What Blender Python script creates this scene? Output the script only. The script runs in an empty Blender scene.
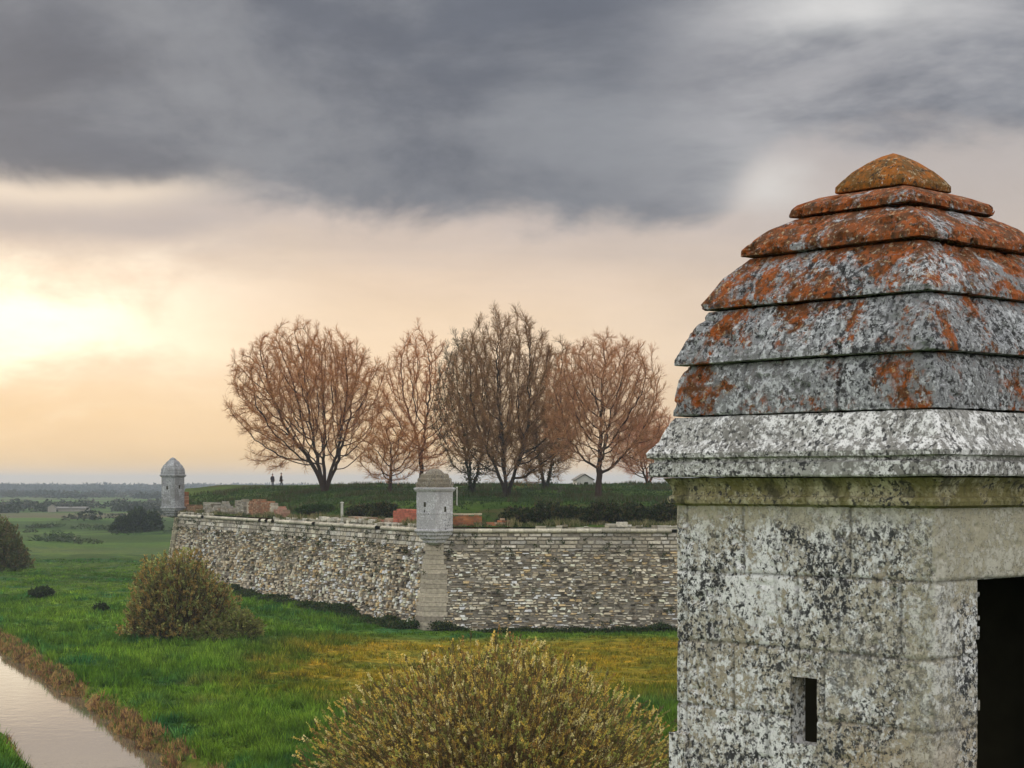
import bpy, math, random
import numpy as np
from mathutils import Vector, Matrix
random.seed(7); rng = np.random.default_rng(11)
SC = bpy.context.scene; COL = SC.collection
F = 1800.0; CX = 512.0; HY = 483.0          # focal length in pixels, centre column, horizon row
GZ = -11.3                                   # level of the meadow below the eye
PI = math.pi

def at(px, py, Y): return ((px-CX)/F*Y, Y, (HY-py)/F*Y)

# ------------------------------------------------------------------ numpy noise
_P = rng.integers(0, 2**31, 4096)
def _h(ix, iy, iz, s):
    k = (ix*73856093) ^ (iy*19349663) ^ (iz*83492791) ^ (s*2654435)
    return (_P[k & 4095] % 65536)/65535.0
def vnoise(x, y, z=0.0, s=0):
    x = np.asarray(x, float); y = np.asarray(y, float); z = np.zeros_like(x)+z
    ix = np.floor(x).astype(np.int64); iy = np.floor(y).astype(np.int64); iz = np.floor(z).astype(np.int64)
    fx = x-ix; fy = y-iy; fz = z-iz
    fx = fx*fx*(3-2*fx); fy = fy*fy*(3-2*fy); fz = fz*fz*(3-2*fz)
    r = 0
    for a in (0, 1):
        for b in (0, 1):
            for c in (0, 1):
                w = (fx if a else 1-fx)*(fy if b else 1-fy)*(fz if c else 1-fz)
                r = r + w*_h(ix+a, iy+b, iz+c, s)
    return r
def fbm(x, y, z=0.0, o=4, s=0):
    r = 0; a = .5; t = 0
    for k in range(o):
        r = r+a*vnoise(np.asarray(x)*2**k, np.asarray(y)*2**k, np.asarray(z)*2**k, s+k*17); t += a; a *= .5
    return r/t
def sst(a, b, x):
    t = np.clip((x-a)/(b-a), 0, 1); return t*t*(3-2*t)

# ------------------------------------------------------------------ objects
def mesh_np(name, V, faces, mat=None, parent=None, smooth=False, col=None, mats=None, midx=None):
    """faces: list of int arrays, each (n,3) or (n,4)"""
    if not isinstance(faces, (list, tuple)): faces = [faces]
    faces = [np.asarray(f, np.int32) for f in faces if len(f)]
    me = bpy.data.meshes.new(name)
    V = np.asarray(V, np.float32)
    me.vertices.add(len(V)); me.vertices.foreach_set('co', V.ravel())
    nl = sum(f.size for f in faces); npoly = sum(len(f) for f in faces)
    me.loops.add(nl); me.polygons.add(npoly)
    me.loops.foreach_set('vertex_index', np.concatenate([f.ravel() for f in faces]))
    tot = np.concatenate([np.full(len(f), f.shape[1], np.int32) for f in faces])
    st = np.concatenate([[0], np.cumsum(tot)[:-1]]).astype(np.int32)
    me.polygons.foreach_set('loop_start', st)
    me.polygons.foreach_set('use_smooth', np.full(npoly, bool(smooth)))
    for m in (mats or ([mat] if mat else [])): me.materials.append(m)
    if midx is not None: me.polygons.foreach_set('material_index', np.asarray(midx, np.int32))
    if col is not None:
        c = np.asarray(col, np.float32)
        if c.ndim == 1: c = np.stack([c, c, c], 1)
        c = np.concatenate([c, np.ones((len(c), 1), np.float32)], 1)
        at_ = me.color_attributes.new('tint', 'FLOAT_COLOR', 'POINT'); at_.data.foreach_set('color', c.ravel())
    me.update(calc_edges=True); me.validate()
    ob = bpy.data.objects.new(name, me); COL.objects.link(ob)
    if parent: ob.parent = parent
    return ob
def tag(o, label=None, cat=None, group=None, kind=None):
    for k, v in (('label', label), ('category', cat), ('group', group), ('kind', kind)):
        if v: o[k] = v
    return o
def empty(name, loc, label, cat, group=None, rz=0):
    o = bpy.data.objects.new(name, None); COL.objects.link(o); o.empty_display_size = .3
    o.location = loc; o.rotation_euler = (0, 0, rz); return tag(o, label, cat, group)

class MB:
    def __init__(s): s.V = []; s.Q = []; s.T = []; s.C = []; s.n = 0
    def add(s, V, Q=None, T=None, c=1.0):
        V = np.asarray(V, float).reshape(-1, 3)
        if Q is not None and len(Q): s.Q.append(np.asarray(Q)+s.n)
        if T is not None and len(T): s.T.append(np.asarray(T)+s.n)
        c = np.asarray(c, float)
        if c.ndim == 0: c = np.full((len(V), 3), float(c))
        elif c.shape == (3,): c = np.tile(c, (len(V), 1))
        elif c.ndim == 1: c = np.stack([c]*3, 1)
        s.V.append(V); s.C.append(c); s.n += len(V)
    def box(s, x0, x1, y0, y1, z0, z1, M=None, c=1.0):
        V = np.array([[x, y, z] for z in (z0, z1) for y in (y0, y1) for x in (x0, x1)], float)
        if M is not None: V = V@np.array(M.to_3x3()).T+np.array(M.translation)
        s.add(V, [[0, 2, 3, 1], [4, 5, 7, 6], [0, 1, 5, 4], [2, 6, 7, 3], [0, 4, 6, 2], [1, 3, 7, 5]], c=c)
    def build(s, name, mat, parent=None, smooth=False):
        fs = []
        if s.Q: fs.append(np.concatenate(s.Q))
        if s.T: fs.append(np.concatenate(s.T))
        return mesh_np(name, np.concatenate(s.V), fs, mat, parent, smooth, col=np.concatenate(s.C))
def tubes(mb, A, B, ra, rb, sides=4, c=1.0):
    A = np.asarray(A, float); B = np.asarray(B, float); n = len(A)
    if n == 0: return
    ra = np.broadcast_to(ra, n); rb = np.broadcast_to(rb, n)
    d = B-A; L = np.linalg.norm(d, axis=1, keepdims=True)+1e-9; d = d/L
    up = np.where(np.abs(d[:, 2:3]) > .9, np.array([[1., 0, 0]]), np.array([[0, 0, 1.]]))
    u = np.cross(d, up); u /= np.linalg.norm(u, axis=1, keepdims=True)+1e-9; v = np.cross(d, u)
    a = np.arange(sides)/sides*2*PI
    ring = np.cos(a)[None, :, None]*u[:, None]+np.sin(a)[None, :, None]*v[:, None]
    V = np.concatenate([A[:, None]+ring*ra[:, None, None], B[:, None]+ring*rb[:, None, None]], 1)
    k = np.arange(sides); k2 = (k+1) % sides
    q = np.stack([k, k2, k2+sides, k+sides], 1)
    Q = (q[None]+(np.arange(n)*2*sides)[:, None, None]).reshape(-1, 4)
    c = np.asarray(c, float)
    if c.ndim == 1 and len(c) == n: c = np.repeat(c, 2*sides)
    mb.add(V.reshape(-1, 3), Q=Q, c=c)
def leaves(mb, P, D, ln, w, c=1.0):
    """pointed little leaf quads at P along D"""
    n = len(P); D = D/(np.linalg.norm(D, axis=1, keepdims=True)+1e-9)
    r = rng.normal(size=(n, 3)); S = np.cross(D, r); S /= np.linalg.norm(S, axis=1, keepdims=True)+1e-9
    ln = np.broadcast_to(ln, n)[:, None]; w = np.broadcast_to(w, n)[:, None]
    V = np.stack([P, P+D*ln*.5+S*w*.5, P+D*ln, P+D*ln*.5-S*w*.5], 1)
    Q = np.arange(n*4).reshape(-1, 4)
    c = np.asarray(c, float)
    if c.ndim == 1 and len(c) == n: c = np.repeat(c, 4)
    mb.add(V.reshape(-1, 3), Q=Q, c=c)

# ------------------------------------------------------------------ shader helper
class NT:
    def __init__(s, tree): s.t = tree; s.n = tree.nodes; s.l = tree.links
    def node(s, typ, **kw):
        n = s.n.new(typ)
        for k, v in kw.items(): setattr(n, k, v)
        return n
    def put(s, sock, v):
        if v is None: return
        if isinstance(v, bpy.types.NodeSocket): s.l.new(v, sock)
        elif isinstance(v, (tuple, list)) and sock.type == 'RGBA' and len(v) == 3: sock.default_value = (*v, 1)
        else: sock.default_value = v
    def math(s, op, a, b=None, c=None, clamp=False):
        n = s.node('ShaderNodeMath', operation=op, use_clamp=clamp)
        for i, v in enumerate((a, b, c)): s.put(n.inputs[i], v)
        return n.outputs[0]
    def vmath(s, op, a, b=None):
        n = s.node('ShaderNodeVectorMath', operation=op)
        s.put(n.inputs[0], a); s.put(n.inputs[1], b)
        return n.outputs['Value'] if op in ('LENGTH', 'DOT_PRODUCT') else n.outputs[0]
    def noise(s, vec, scale, detail=4, rough=.55, dist=0.0, dim='3D'):
        n = s.node('ShaderNodeTexNoise', noise_dimensions=dim)
        s.put(n.inputs['Vector'], vec); s.put(n.inputs['Scale'], scale); s.put(n.inputs['Detail'], detail)
        s.put(n.inputs['Roughness'], rough); s.put(n.inputs['Distortion'], dist)
        return n.outputs['Fac']
    def voro(s, vec, scale, feature='F1', out='Distance', rnd=1.0):
        n = s.node('ShaderNodeTexVoronoi', feature=feature)
        s.put(n.inputs['Vector'], vec); s.put(n.inputs['Scale'], scale); s.put(n.inputs['Randomness'], rnd)
        return n.outputs[out]
    def step(s, v, a, b, lo=0.0, hi=1.0):
        n = s.node('ShaderNodeMapRange', interpolation_type='SMOOTHSTEP')
        s.put(n.inputs[0], v); s.put(n.inputs[1], a); s.put(n.inputs[2], b); s.put(n.inputs[3], lo); s.put(n.inputs[4], hi)
        return n.outputs[0]
    def mix(s, f, a, b, mode='MIX'):
        n = s.node('ShaderNodeMix', data_type='RGBA', blend_type=mode)
        s.put(n.inputs[0], f); s.put(n.inputs[6], a); s.put(n.inputs[7], b)
        return n.outputs[2]
    def ramp(s, f, stops):
        n = s.node('ShaderNodeValToRGB'); s.put(n.inputs[0], f); e = n.color_ramp.elements
        while len(e) < len(stops): e.new(.5)
        for i, (p, c) in enumerate(stops): e[i].position = p; e[i].color = (*c, 1)
        return n.outputs[0]
    def map(s, vec, scale=(1, 1, 1), loc=(0, 0, 0), rot=(0, 0, 0)):
        n = s.node('ShaderNodeMapping'); s.put(n.inputs[0], vec)
        n.inputs['Scale'].default_value = scale; n.inputs['Location'].default_value = loc; n.inputs['Rotation'].default_value = rot
        return n.outputs[0]
    def attr(s, name='tint'):
        return s.node('ShaderNodeAttribute', attribute_name=name).outputs['Color']
def new_mat(name):
    m = bpy.data.materials.new(name); m.use_nodes = True; t = m.node_tree
    for n in list(t.nodes): t.nodes.remove(n)
    N = NT(t); out = N.node('ShaderNodeOutputMaterial'); b = N.node('ShaderNodeBsdfPrincipled')
    N.l.new(b.outputs[0], out.inputs[0]); b.inputs['Specular IOR Level'].default_value = .25; b.inputs['Roughness'].default_value = .9
    return m, N, b
def bump(N, b, h, dist, strength=1.0):
    n = N.node('ShaderNodeBump'); n.inputs['Distance'].default_value = dist; n.inputs['Strength'].default_value = strength
    N.put(n.inputs['Height'], h); N.l.new(n.outputs[0], b.inputs['Normal'])
def objco(N): return N.node('ShaderNodeTexCoord').outputs['Object']
def pos(N): return N.node('ShaderNodeNewGeometry').outputs['Position']

def lichen_stone(name, base=(.40, .385, .34), base2=(.27, .25, .20), dark=(.045, .045, .047), white=(.78, .77, .75),
                 dk=.5, wh=.5, orange=0.0, oz=(0, 1), ocol=(.40, .115, .018), ocol2=(.27, .085, .015), scale=1.0, moss=0.0, bare=True, joints=False):
    m, N, b = new_mat(name); P = objco(N)
    big = N.noise(P, 1.7*scale, 3); big2 = N.noise(N.map(P, loc=(5, 3, 8)), 2.6*scale, 3)
    c = N.mix(N.step(big, .35, .65), base2, base)
    c = N.mix(N.math('MULTIPLY', N.noise(P, 60*scale, 3), .35), c, (.20, .19, .17))
    # white crust, then black crust, both in blotches of a few centimetres
    w = N.noise(N.map(P, loc=(1, 9, 4)), 21*scale, 6, .74, .15)
    wm = N.step(N.math('ADD', w, N.math('MULTIPLY', N.math('SUBTRACT', big2, .5), .55)), .555-.10*wh, .625-.10*wh)
    c = N.mix(wm, c, white)
    vd = N.voro(N.map(P, loc=(2, 2, 2)), 9*scale); vr = N.math('ADD', vd, N.math('MULTIPLY', N.math('SUBTRACT', N.noise(P, 40*scale, 3, .6), .5), .22))
    c = N.mix(N.math('MULTIPLY', N.step(vr, .30, .20), .45*max(wh, 0)), c, white)
    d = N.noise(N.map(P, loc=(4, 2, 7)), 24*scale, 6, .76, .15)
    dm = N.step(N.math('ADD', d, N.math('MULTIPLY', N.math('SUBTRACT', big, .5), .38)), .622-.12*dk, .655-.12*dk)
    if bare:
        clean = N.step(N.noise(N.map(P, loc=(7, 7, 1)), 1.15*scale, 2), .50, .66)
        dm = N.math('MULTIPLY', dm, N.math('SUBTRACT', 1, N.math('MULTIPLY', clean, .4)))
    drip = N.step(N.noise(N.map(P, scale=(1, 1, .12), loc=(4, 4, 4)), 11*scale, 5, .65), .54, .64)
    c = N.mix(N.math('MULTIPLY', drip, .30), c, (.10, .095, .08))
    if joints:      # rain-washed cream stone under the cornice, on the lintel and along the near arris
        q = N.node('ShaderNodeSeparateXYZ'); N.put(q.inputs[0], P); wb = N.math('MULTIPLY', N.math('SUBTRACT', N.noise(P, 4.5, 4, .6), .5), .34)
        zt_ = N.step(N.math('ADD', q.outputs[2], wb), 2.16, 2.34)
        arr = N.step(N.math('ADD', N.math('MAXIMUM', q.outputs[0], q.outputs[1]), wb), -.70, -.84)
        rt = N.math('MULTIPLY', N.step(q.outputs[1], -.94, -.965), N.step(N.math('ADD', q.outputs[2], wb), 1.80, 1.98))
        cl_ = N.math('MAXIMUM', N.math('MAXIMUM', N.math('MULTIPLY', zt_, .85), N.math('MULTIPLY', arr, .55)), rt)
        dm = N.math('MULTIPLY', dm, N.math('SUBTRACT', 1, N.math('MULTIPLY', cl_, .92)))
        c = N.mix(N.math('MULTIPLY', cl_, .75), c, N.mix(N.noise(P, 6, 4), (.34, .30, .20), (.50, .47, .36)))
        tan = N.math('MULTIPLY', N.step(N.math('ADD', q.outputs[2], wb), 1.25, .85), N.step(N.math('ADD', q.outputs[1], N.math('MULTIPLY', wb, 2)), .05, -.5))
        c = N.mix(N.math('MULTIPLY', tan, .55), c, N.mix(N.noise(P, 14, 3), (.30, .20, .10), (.48, .38, .24)))
    c = N.mix(dm, c, dark)
    pep = N.step(N.noise(N.map(P, loc=(6, 3, 1)), 31*scale, 4, .62, .3), .545, .585)
    pm = N.step(N.math('ADD', N.noise(N.map(P, loc=(9, 2, 6)), 2.2*scale, 3), .06*dk), .36, .58)
    if joints: pm = N.math('MULTIPLY', pm, N.math('SUBTRACT', 1, N.math('MULTIPLY', cl_, .9)))
    c = N.mix(N.math('MULTIPLY', N.math('MULTIPLY', pep, pm), .95 if dk > .3 else .0), c, (.050, .049, .048))
    sal = N.step(N.noise(N.map(P, loc=(1, 1, 6)), 33*scale, 4, .62, .3), .56, .62)
    c = N.mix(N.math('MULTIPLY', N.math('MULTIPLY', sal, pm), .75 if dk > .3 else .0), c, white)
    fine = N.step(N.noise(P, 75*scale, 2, .6), .60, .66)
    c = N.mix(N.math('MULTIPLY', fine, .5), c, dark)
    if joints is not False: c = N.mix(1.0, c, N.attr(), 'MULTIPLY')
    if moss > 0:
        c = N.mix(N.math('MULTIPLY', N.step(N.noise(N.map(P, loc=(3, 3, 3)), 5.1*scale, 4), .60-.2*moss, .70-.2*moss), .7), c, (.16, .14, .045)); c = N.mix(N.math('MULTIPLY', N.step(N.noise(N.map(P, loc=(1, 6, 3), scale=(1, 1, .4)), 4.3*scale, 5, .65), .52, .64), .75), c, (.055, .052, .035))
    if orange > 0:
        z = N.node('ShaderNodeSeparateXYZ'); N.put(z.inputs[0], P)
        g = N.step(z.outputs[2], oz[0], oz[1])
        o = N.math('ADD', N.noise(N.map(P, loc=(2, 6, 3)), 3.4*scale, 3, .5, .4), N.math('MULTIPLY', g, .24*orange))
        om = N.step(o, .58, .64)
        ob = N.math('ADD', N.noise(N.map(P, loc=(8, 8, 8)), 22*scale, 6, .74), N.math('MULTIPLY', g, .05))
        om2 = N.math('MULTIPLY', N.step(o, .46, .58), N.step(ob, .49, .58))
        om = N.math('MAXIMUM', N.math('MULTIPLY', om, N.step(ob, .38, .48, .25, 1.0)), om2)
        oc = N.mix(N.step(N.noise(P, 11*scale, 5, .7), .42, .58), ocol2, ocol)
        oc = N.mix(N.step(N.noise(N.map(P, loc=(3, 1, 2)), 26*scale, 6, .74), .54, .60), oc, (.045, .025, .012))
        oc = N.mix(N.math('MULTIPLY', N.step(N.noise(N.map(P, loc=(6, 1, 2)), 28*scale, 6, .74), .565, .62), .7), oc, (.46, .36, .22))
        c = N.mix(om, c, oc)
    N.put(b.inputs['Base Color'], c)
    h = N.math('ADD', N.math('MULTIPLY', N.noise(P, 45*scale, 4, .65), .5), N.math('MULTIPLY', wm, .22))
    bump(N, b, h, .012/scale, .9); b.inputs['Roughness'].default_value = .95
    return m

M = {}
M['turret_wall'] = lichen_stone('lichened limestone', base=(.52, .47, .38), base2=(.40, .34, .24), dk=.70, wh=.85, joints=True)
M['turret_roof'] = lichen_stone('lichened roof slabs', base=(.30, .31, .325), base2=(.19, .19, .195), white=(.52, .53, .54), dk=.62, wh=.40, orange=1.1, oz=(3.25, 4.50), bare=False, joints=None, ocol=(.27, .068, .012), ocol2=(.11, .042, .015))
M['turret_cap'] = lichen_stone('orange lichened cap', base=(.25, .20, .08), base2=(.20, .13, .04), dk=.1, wh=0, orange=1.9, oz=(-3, 3.2), ocol=(.30, .095, .010), ocol2=(.13, .060, .012), bare=False)
M['cornice_grey'] = lichen_stone('white crusted cornice', base=(.42, .41, .38), base2=(.25, .24, .22), dk=.38, wh=.62, bare=False)
M['cornice_moss'] = lichen_stone('mossy cornice', base=(.40, .35, .20), base2=(.26, .22, .09), white=(.50, .46, .30), dk=.40, wh=.35, moss=.75)
M['pale_stone'] = lichen_stone('pale dressed stone', base=(.50, .49, .50), base2=(.42, .41, .42), white=(.60, .60, .61), dk=.2, wh=.4, scale=.3)
M['far_turret'] = lichen_stone('weathered grey stone', base=(.38, .39, .41), base2=(.26, .26, .26), white=(.5, .51, .53), dk=.25, wh=.3, scale=.35)
M['roof_far'] = lichen_stone('ochre lichened far roof', base=(.27, .22, .15), base2=(.15, .12, .08), white=(.33, .3, .24), dk=.4, wh=.3, scale=.3)

def attr_mat(name, rough=.9, mult=None, bumpd=None, nscale=3, var=.5, transl=0.0):
    m, N, b = new_mat(name); P = pos(N)
    c = N.attr()
    n = N.noise(P, nscale, 4)
    c = N.mix(var, c, N.mix(1.0, c, N.ramp(n, [(.25, (.35, .35, .35)), (.75, (1.6, 1.6, 1.6))]), 'MULTIPLY'))
    if mult: c = N.mix(1.0, c, mult, 'MULTIPLY')
    N.put(b.inputs['Base Color'], c); b.inputs['Roughness'].default_value = rough
    if bumpd: bump(N, b, n, bumpd)
    if transl > 0:
        tr = N.node('ShaderNodeBsdfTranslucent'); N.put(tr.inputs[0], c)
        mx = N.node('ShaderNodeMixShader'); mx.inputs[0].default_value = transl
        N.l.new(b.outputs[0], mx.inputs[1]); N.l.new(tr.outputs[0], mx.inputs[2])
        out = [x for x in N.n if x.type == 'OUTPUT_MATERIAL'][0]; N.l.new(mx.outputs[0], out.inputs[0])
    return m
M['rubble'] = attr_mat('rubble stone', bumpd=.05, nscale=5, var=.55)
M['brick'] = attr_mat('weathered brick', bumpd=.02, nscale=2.2, var=.5)
M['bark'] = attr_mat('bark', nscale=2, var=.3)
M['leaf'] = attr_mat('leaves', rough=.6, nscale=.7, var=.35, transl=.35)
M['twig'] = attr_mat('twigs', nscale=.3, var=.3, transl=.25)
M['cloth'] = attr_mat('cloth', nscale=9, var=.2)

def grass_colour(N, P):
    a = N.noise(P, .045, 4, .6); bb = N.noise(N.map(P, loc=(40, 20, 0)), .22, 4, .6); f = N.noise(P, 1.6, 4, .65)
    c = N.mix(N.step(a, .38, .62), (.050, .115, .010), (.130, .220, .020))
    c = N.mix(N.step(bb, .48, .66), c, (.040, .135, .034))
    c = N.mix(N.step(N.noise(N.map(P, loc=(9, 90, 0)), .12, 3), .54, .70), c, (.120, .230, .020))
    # dry golden strip towards the bastion foot, sunlit tint put into the grass colour
    s = N.node('ShaderNodeSeparateXYZ'); N.put(s.inputs[0], P)
    wob = N.math('MULTIPLY', N.math('SUBTRACT', bb, .5), 16.0)
    xm = N.step(N.math('ADD', s.outputs[0], wob), -19.0, -9.0); ym = N.step(N.math('ADD', s.outputs[1], wob), 88.0, 104.0)
    ym2 = N.step(N.math('ADD', s.outputs[1], N.math('MULTIPLY', wob, .5)), 137.0, 127.0)
    dry = N.math('MULTIPLY', N.math('MULTIPLY', xm, ym), N.math('MULTIPLY', ym2, N.step(f, .15, .75, .55, 1.0)))
    c = N.mix(dry, c, N.mix(N.step(bb, .35, .65), (.180, .155, .012), (.360, .235, .016)))
    c = N.mix(N.math('MULTIPLY', N.step(f, .48, .66), .7), c, N.mix(1.0, c, (1.9, 1.6, 2.2), 'MULTIPLY')); f2 = N.noise(N.map(P, loc=(4, 4, 4)), .8, 5, .7); c = N.mix(N.math('MULTIPLY', N.step(f2, .56, .46), .65), c, N.mix(1.0, c, (.42, .50, .45), 'MULTIPLY'))
    return c, f, s
# ground
m, N, b = new_mat('meadow'); P = pos(N); c, f, s = grass_colour(N, P)
PS = N.map(P, scale=(.35, 1.0, 1.0))
c = N.mix(N.step(s.outputs[1], 150.0, 205.0), c, N.mix(1.0, c, (.62, .60, .70), 'MULTIPLY')); far = N.step(s.outputs[1], 215.0, 420.0)  # farther meadow darkened: the sward's self-shadow put into the ground colour
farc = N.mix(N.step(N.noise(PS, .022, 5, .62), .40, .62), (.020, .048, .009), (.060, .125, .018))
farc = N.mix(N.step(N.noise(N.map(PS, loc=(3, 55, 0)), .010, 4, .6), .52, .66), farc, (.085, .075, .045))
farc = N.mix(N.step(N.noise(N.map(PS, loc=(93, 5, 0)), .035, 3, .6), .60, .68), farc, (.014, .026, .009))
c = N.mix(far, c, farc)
bk = N.attr('tint'); sb = N.node('ShaderNodeSeparateColor'); N.put(sb.inputs[0], bk)
mud = N.mix(N.step(N.noise(P, 2.2, 5, .7), .35, .65), (.075, .040, .022), (.30, .18, .06))
c = N.mix(sb.outputs[0], c, mud)
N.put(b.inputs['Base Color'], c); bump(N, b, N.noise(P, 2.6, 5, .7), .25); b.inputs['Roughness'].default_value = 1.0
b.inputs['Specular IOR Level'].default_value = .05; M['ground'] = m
m, N, b = new_mat('grass blades'); P = pos(N); c, f, s = grass_colour(N, P)
tint = N.attr(); c = N.mix(1.0, c, tint, 'MULTIPLY'); N.put(b.inputs['Base Color'], c)
tr = N.node('ShaderNodeBsdfTranslucent'); N.put(tr.inputs[0], c); mx = N.node('ShaderNodeMixShader'); mx.inputs[0].default_value = .35
N.l.new(b.outputs[0], mx.inputs[1]); N.l.new(tr.outputs[0], mx.inputs[2]); b.inputs['Specular IOR Level'].default_value = .1
N.l.new(mx.outputs[0], [x for x in N.n if x.type == 'OUTPUT_MATERIAL'][0].inputs[0]); M['blade'] = m
# rampart turf
m, N, b = new_mat('rampart turf'); P = pos(N)
c = N.mix(N.step(N.noise(P, .10, 4, .6), .38, .62), (.022, .048, .008), (.050, .085, .012))
c = N.mix(N.step(N.noise(N.map(P, loc=(5, 5, 5)), .30, 4, .6), .54, .68), c, (.055, .052, .018))
N.put(b.inputs['Base Color'], c); bump(N, b, N.noise(P, 1.7, 5, .7), .3); b.inputs['Roughness'].default_value = 1; b.inputs['Specular IOR Level'].default_value = .05
M['turf'] = m
# water
m, N, b = new_mat('canal water'); P = pos(N)
b.inputs['Base Color'].default_value = (.13, .105, .07, 1); b.inputs['Roughness'].default_value = .04; b.inputs['IOR'].default_value = 1.55
b.inputs['Specular IOR Level'].default_value = .9; b.inputs['Metallic'].default_value = 0
bump(N, b, N.math('ADD', N.noise(P, 1.1, 3, .5), N.math('MULTIPLY', N.noise(P, 5, 2), .25)), .010, .5); M['water'] = m
# near-black inside stone; in loopholes and hut opening its colour stands for shade
m, N, b = new_mat('dark inside stone'); P = objco(N)
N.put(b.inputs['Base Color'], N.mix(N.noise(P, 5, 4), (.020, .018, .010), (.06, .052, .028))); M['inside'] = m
m, N, b = new_mat('whitewash'); P = objco(N)
N.put(b.inputs['Base Color'], N.mix(N.noise(P, 1.2, 4), (.40, .40, .37), (.60, .59, .54))); M['whitewash'] = m
m, N, b = new_mat('grey tiles'); P = objco(N)
N.put(b.inputs['Base Color'], N.mix(N.noise(P, 3, 4), (.10, .10, .095), (.20, .19, .17))); M['tiles'] = m
m, N, b = new_mat('dull plaster'); P = objco(N)
N.put(b.inputs['Base Color'], N.mix(N.noise(P, .8, 4), (.22, .20, .16), (.36, .33, .27))); M['plaster'] = m

# ------------------------------------------------------------------ world
SUN_AZ, SUN_EL = -27.0, 8.0
w = bpy.data.worlds.new('World'); SC.world = w; w.use_nodes = True; t = w.node_tree
for n in list(t.nodes): t.nodes.remove(n)
N = NT(t); out = N.node('ShaderNodeOutputWorld'); bg = N.node('ShaderNodeBackground'); N.l.new(bg.outputs[0], out.inputs[0])
bg.inputs[1].default_value = .1
sky = N.node('ShaderNodeTexSky', sky_type='NISHITA'); sky.sun_disc = False
sky.sun_elevation = math.radians(SUN_EL); sky.sun_rotation = math.radians(SUN_AZ); sky.dust_density = 3
D = N.node('ShaderNodeTexCoord').outputs['Generated']
sp = N.node('ShaderNodeSeparateXYZ'); N.put(sp.inputs[0], D); dx, dy, dz = sp.outputs
az = N.math('MULTIPLY', N.math('ARCTAN2', dx, dy), 180/PI)
el = N.math('MULTIPLY', N.math('ARCSINE', dz), 180/PI)
den = N.math('ADD', N.math('MAXIMUM', dz, 0.0), .16)
cb = N.node('ShaderNodeCombineXYZ'); N.put(cb.inputs[0], N.math('DIVIDE', dx, den)); N.put(cb.inputs[1], N.math('DIVIDE', dy, den))
CP = cb.outputs[0]
n1 = N.noise(N.map(CP, loc=(3.1, 1.7, 0)), .75, 5, .55, .3); n2 = N.noise(N.map(CP, loc=(8.2, 4.4, 0)), 1.9, 6, .6, .2)
n3 = N.noise(N.map(CP, scale=(.45, 1, 1), loc=(1, 2, 0)), 1.6, 6, .6, .2)
n5 = N.noise(N.map(D, scale=(1, 1, 1.8), loc=(2, 5, 1)), 11.0, 5, .58, .4)
nn = N.math('ADD', N.math('ADD', N.math('MULTIPLY', N.math('SUBTRACT', n1, .5), 4.0), N.math('MULTIPLY', N.math('SUBTRACT', n5, .5), 5.0)), N.math('MULTIPLY', N.math('SUBTRACT', n2, .5), 2.2))
elw = N.math('ADD', el, nn)
low = N.ramp(N.math('DIVIDE', N.math('ADD', el, N.math('MULTIPLY', N.math('SUBTRACT', n3, .5), 2.5)), 12.0),
             [(0.0, (.98, .66, .30)), (.14, (1.0, .70, .38)), (.33, (.97, .74, .50)), (.52, (.86, .67, .50)), (.68, (.60, .51, .46)), (.85, (.42, .40, .42))])
side = N.step(az, -4.0, 16.0)
low = N.mix(N.math('MULTIPLY', side, .65), low, (.56, .50, .46))
back = N.step(N.math('ABSOLUTE', az), 30.0, 100.0)
low = N.mix(back, low, (.95, .94, .94))
def gauss(x, x0, sx):
    q = N.math('DIVIDE', N.math('SUBTRACT', x, x0), sx)
    return N.math('EXPONENT', N.math('MULTIPLY', N.math('MULTIPLY', q, q), -1.0))
# bright break in the cloud round the sun
glow = N.math('MULTIPLY', gauss(az, -15.0, 5.2), gauss(elw, 5.2, 1.6))
low = N.mix(N.math('MULTIPLY', glow, .95, clamp=True), low, (1.5, 1.32, 1.02))
# grey deck above
edge = N.math('ADD', N.math('ADD', 7.9, N.math('MULTIPLY', N.step(az, -3.0, -15.0), 1.7)), N.math('MULTIPLY', N.step(az, 6.0, 9.0), 2.4))
deck = N.step(N.math('SUBTRACT', N.math('ADD', el, N.math('MULTIPLY', nn, .62)), edge), -.75, .6)
deck = N.math('MAXIMUM', deck, N.step(N.math('ADD', el, N.math('MULTIPLY', N.step(az, 3.0, 9.0), -3.0)), 10.3, 11.8))
dk = N.mix(N.step(N.noise(N.map(D, scale=(1, 1, 2.0), loc=(7, 7, 1)), 5.5, 6, .60, .3), .36, .64), (.138, .153, .190), (.245, .256, .285))
dk = N.mix(N.math('MULTIPLY', N.step(az, 2.0, 9.0), N.step(n2, .30, .62)), dk, (.42, .415, .435))
top = N.math('MULTIPLY', gauss(az, 10.6, 3.2), gauss(N.math('ADD', el, N.math('MULTIPLY', nn, .35)), 14.7, .95))
dk = N.mix(N.math('MULTIPLY', top, .9, clamp=True), dk, (.72, .71, .70))
hi = N.mix(N.step(n1, .38, .62), (1.05, 1.06, 1.10), (1.8, 1.78, 1.74))
dk = N.mix(N.step(el, 17.0, 42.0), dk, hi)
dk = N.mix(N.step(N.math('ABSOLUTE', az), 26.0, 75.0), dk, hi)
n4 = N.noise(N.map(D, scale=(1, 1, 2.4)), 9.0, 6, .62, .3)
dk = N.mix(1.0, dk, N.ramp(n4, [(.3, (.88, .88, .89)), (.7, (1.13, 1.13, 1.12))]), 'MULTIPLY'); low = N.mix(1.0, low, N.ramp(n4, [(.3, (.95, .94, .93)), (.7, (1.05, 1.05, 1.06))]), 'MULTIPLY')
puff = N.math('MULTIPLY', gauss(N.math('ADD', az, N.math('MULTIPLY', nn, .5)), 7.9, 1.3), gauss(N.math('ADD', el, N.math('MULTIPLY', nn, .3)), 9.1, .8))
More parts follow.
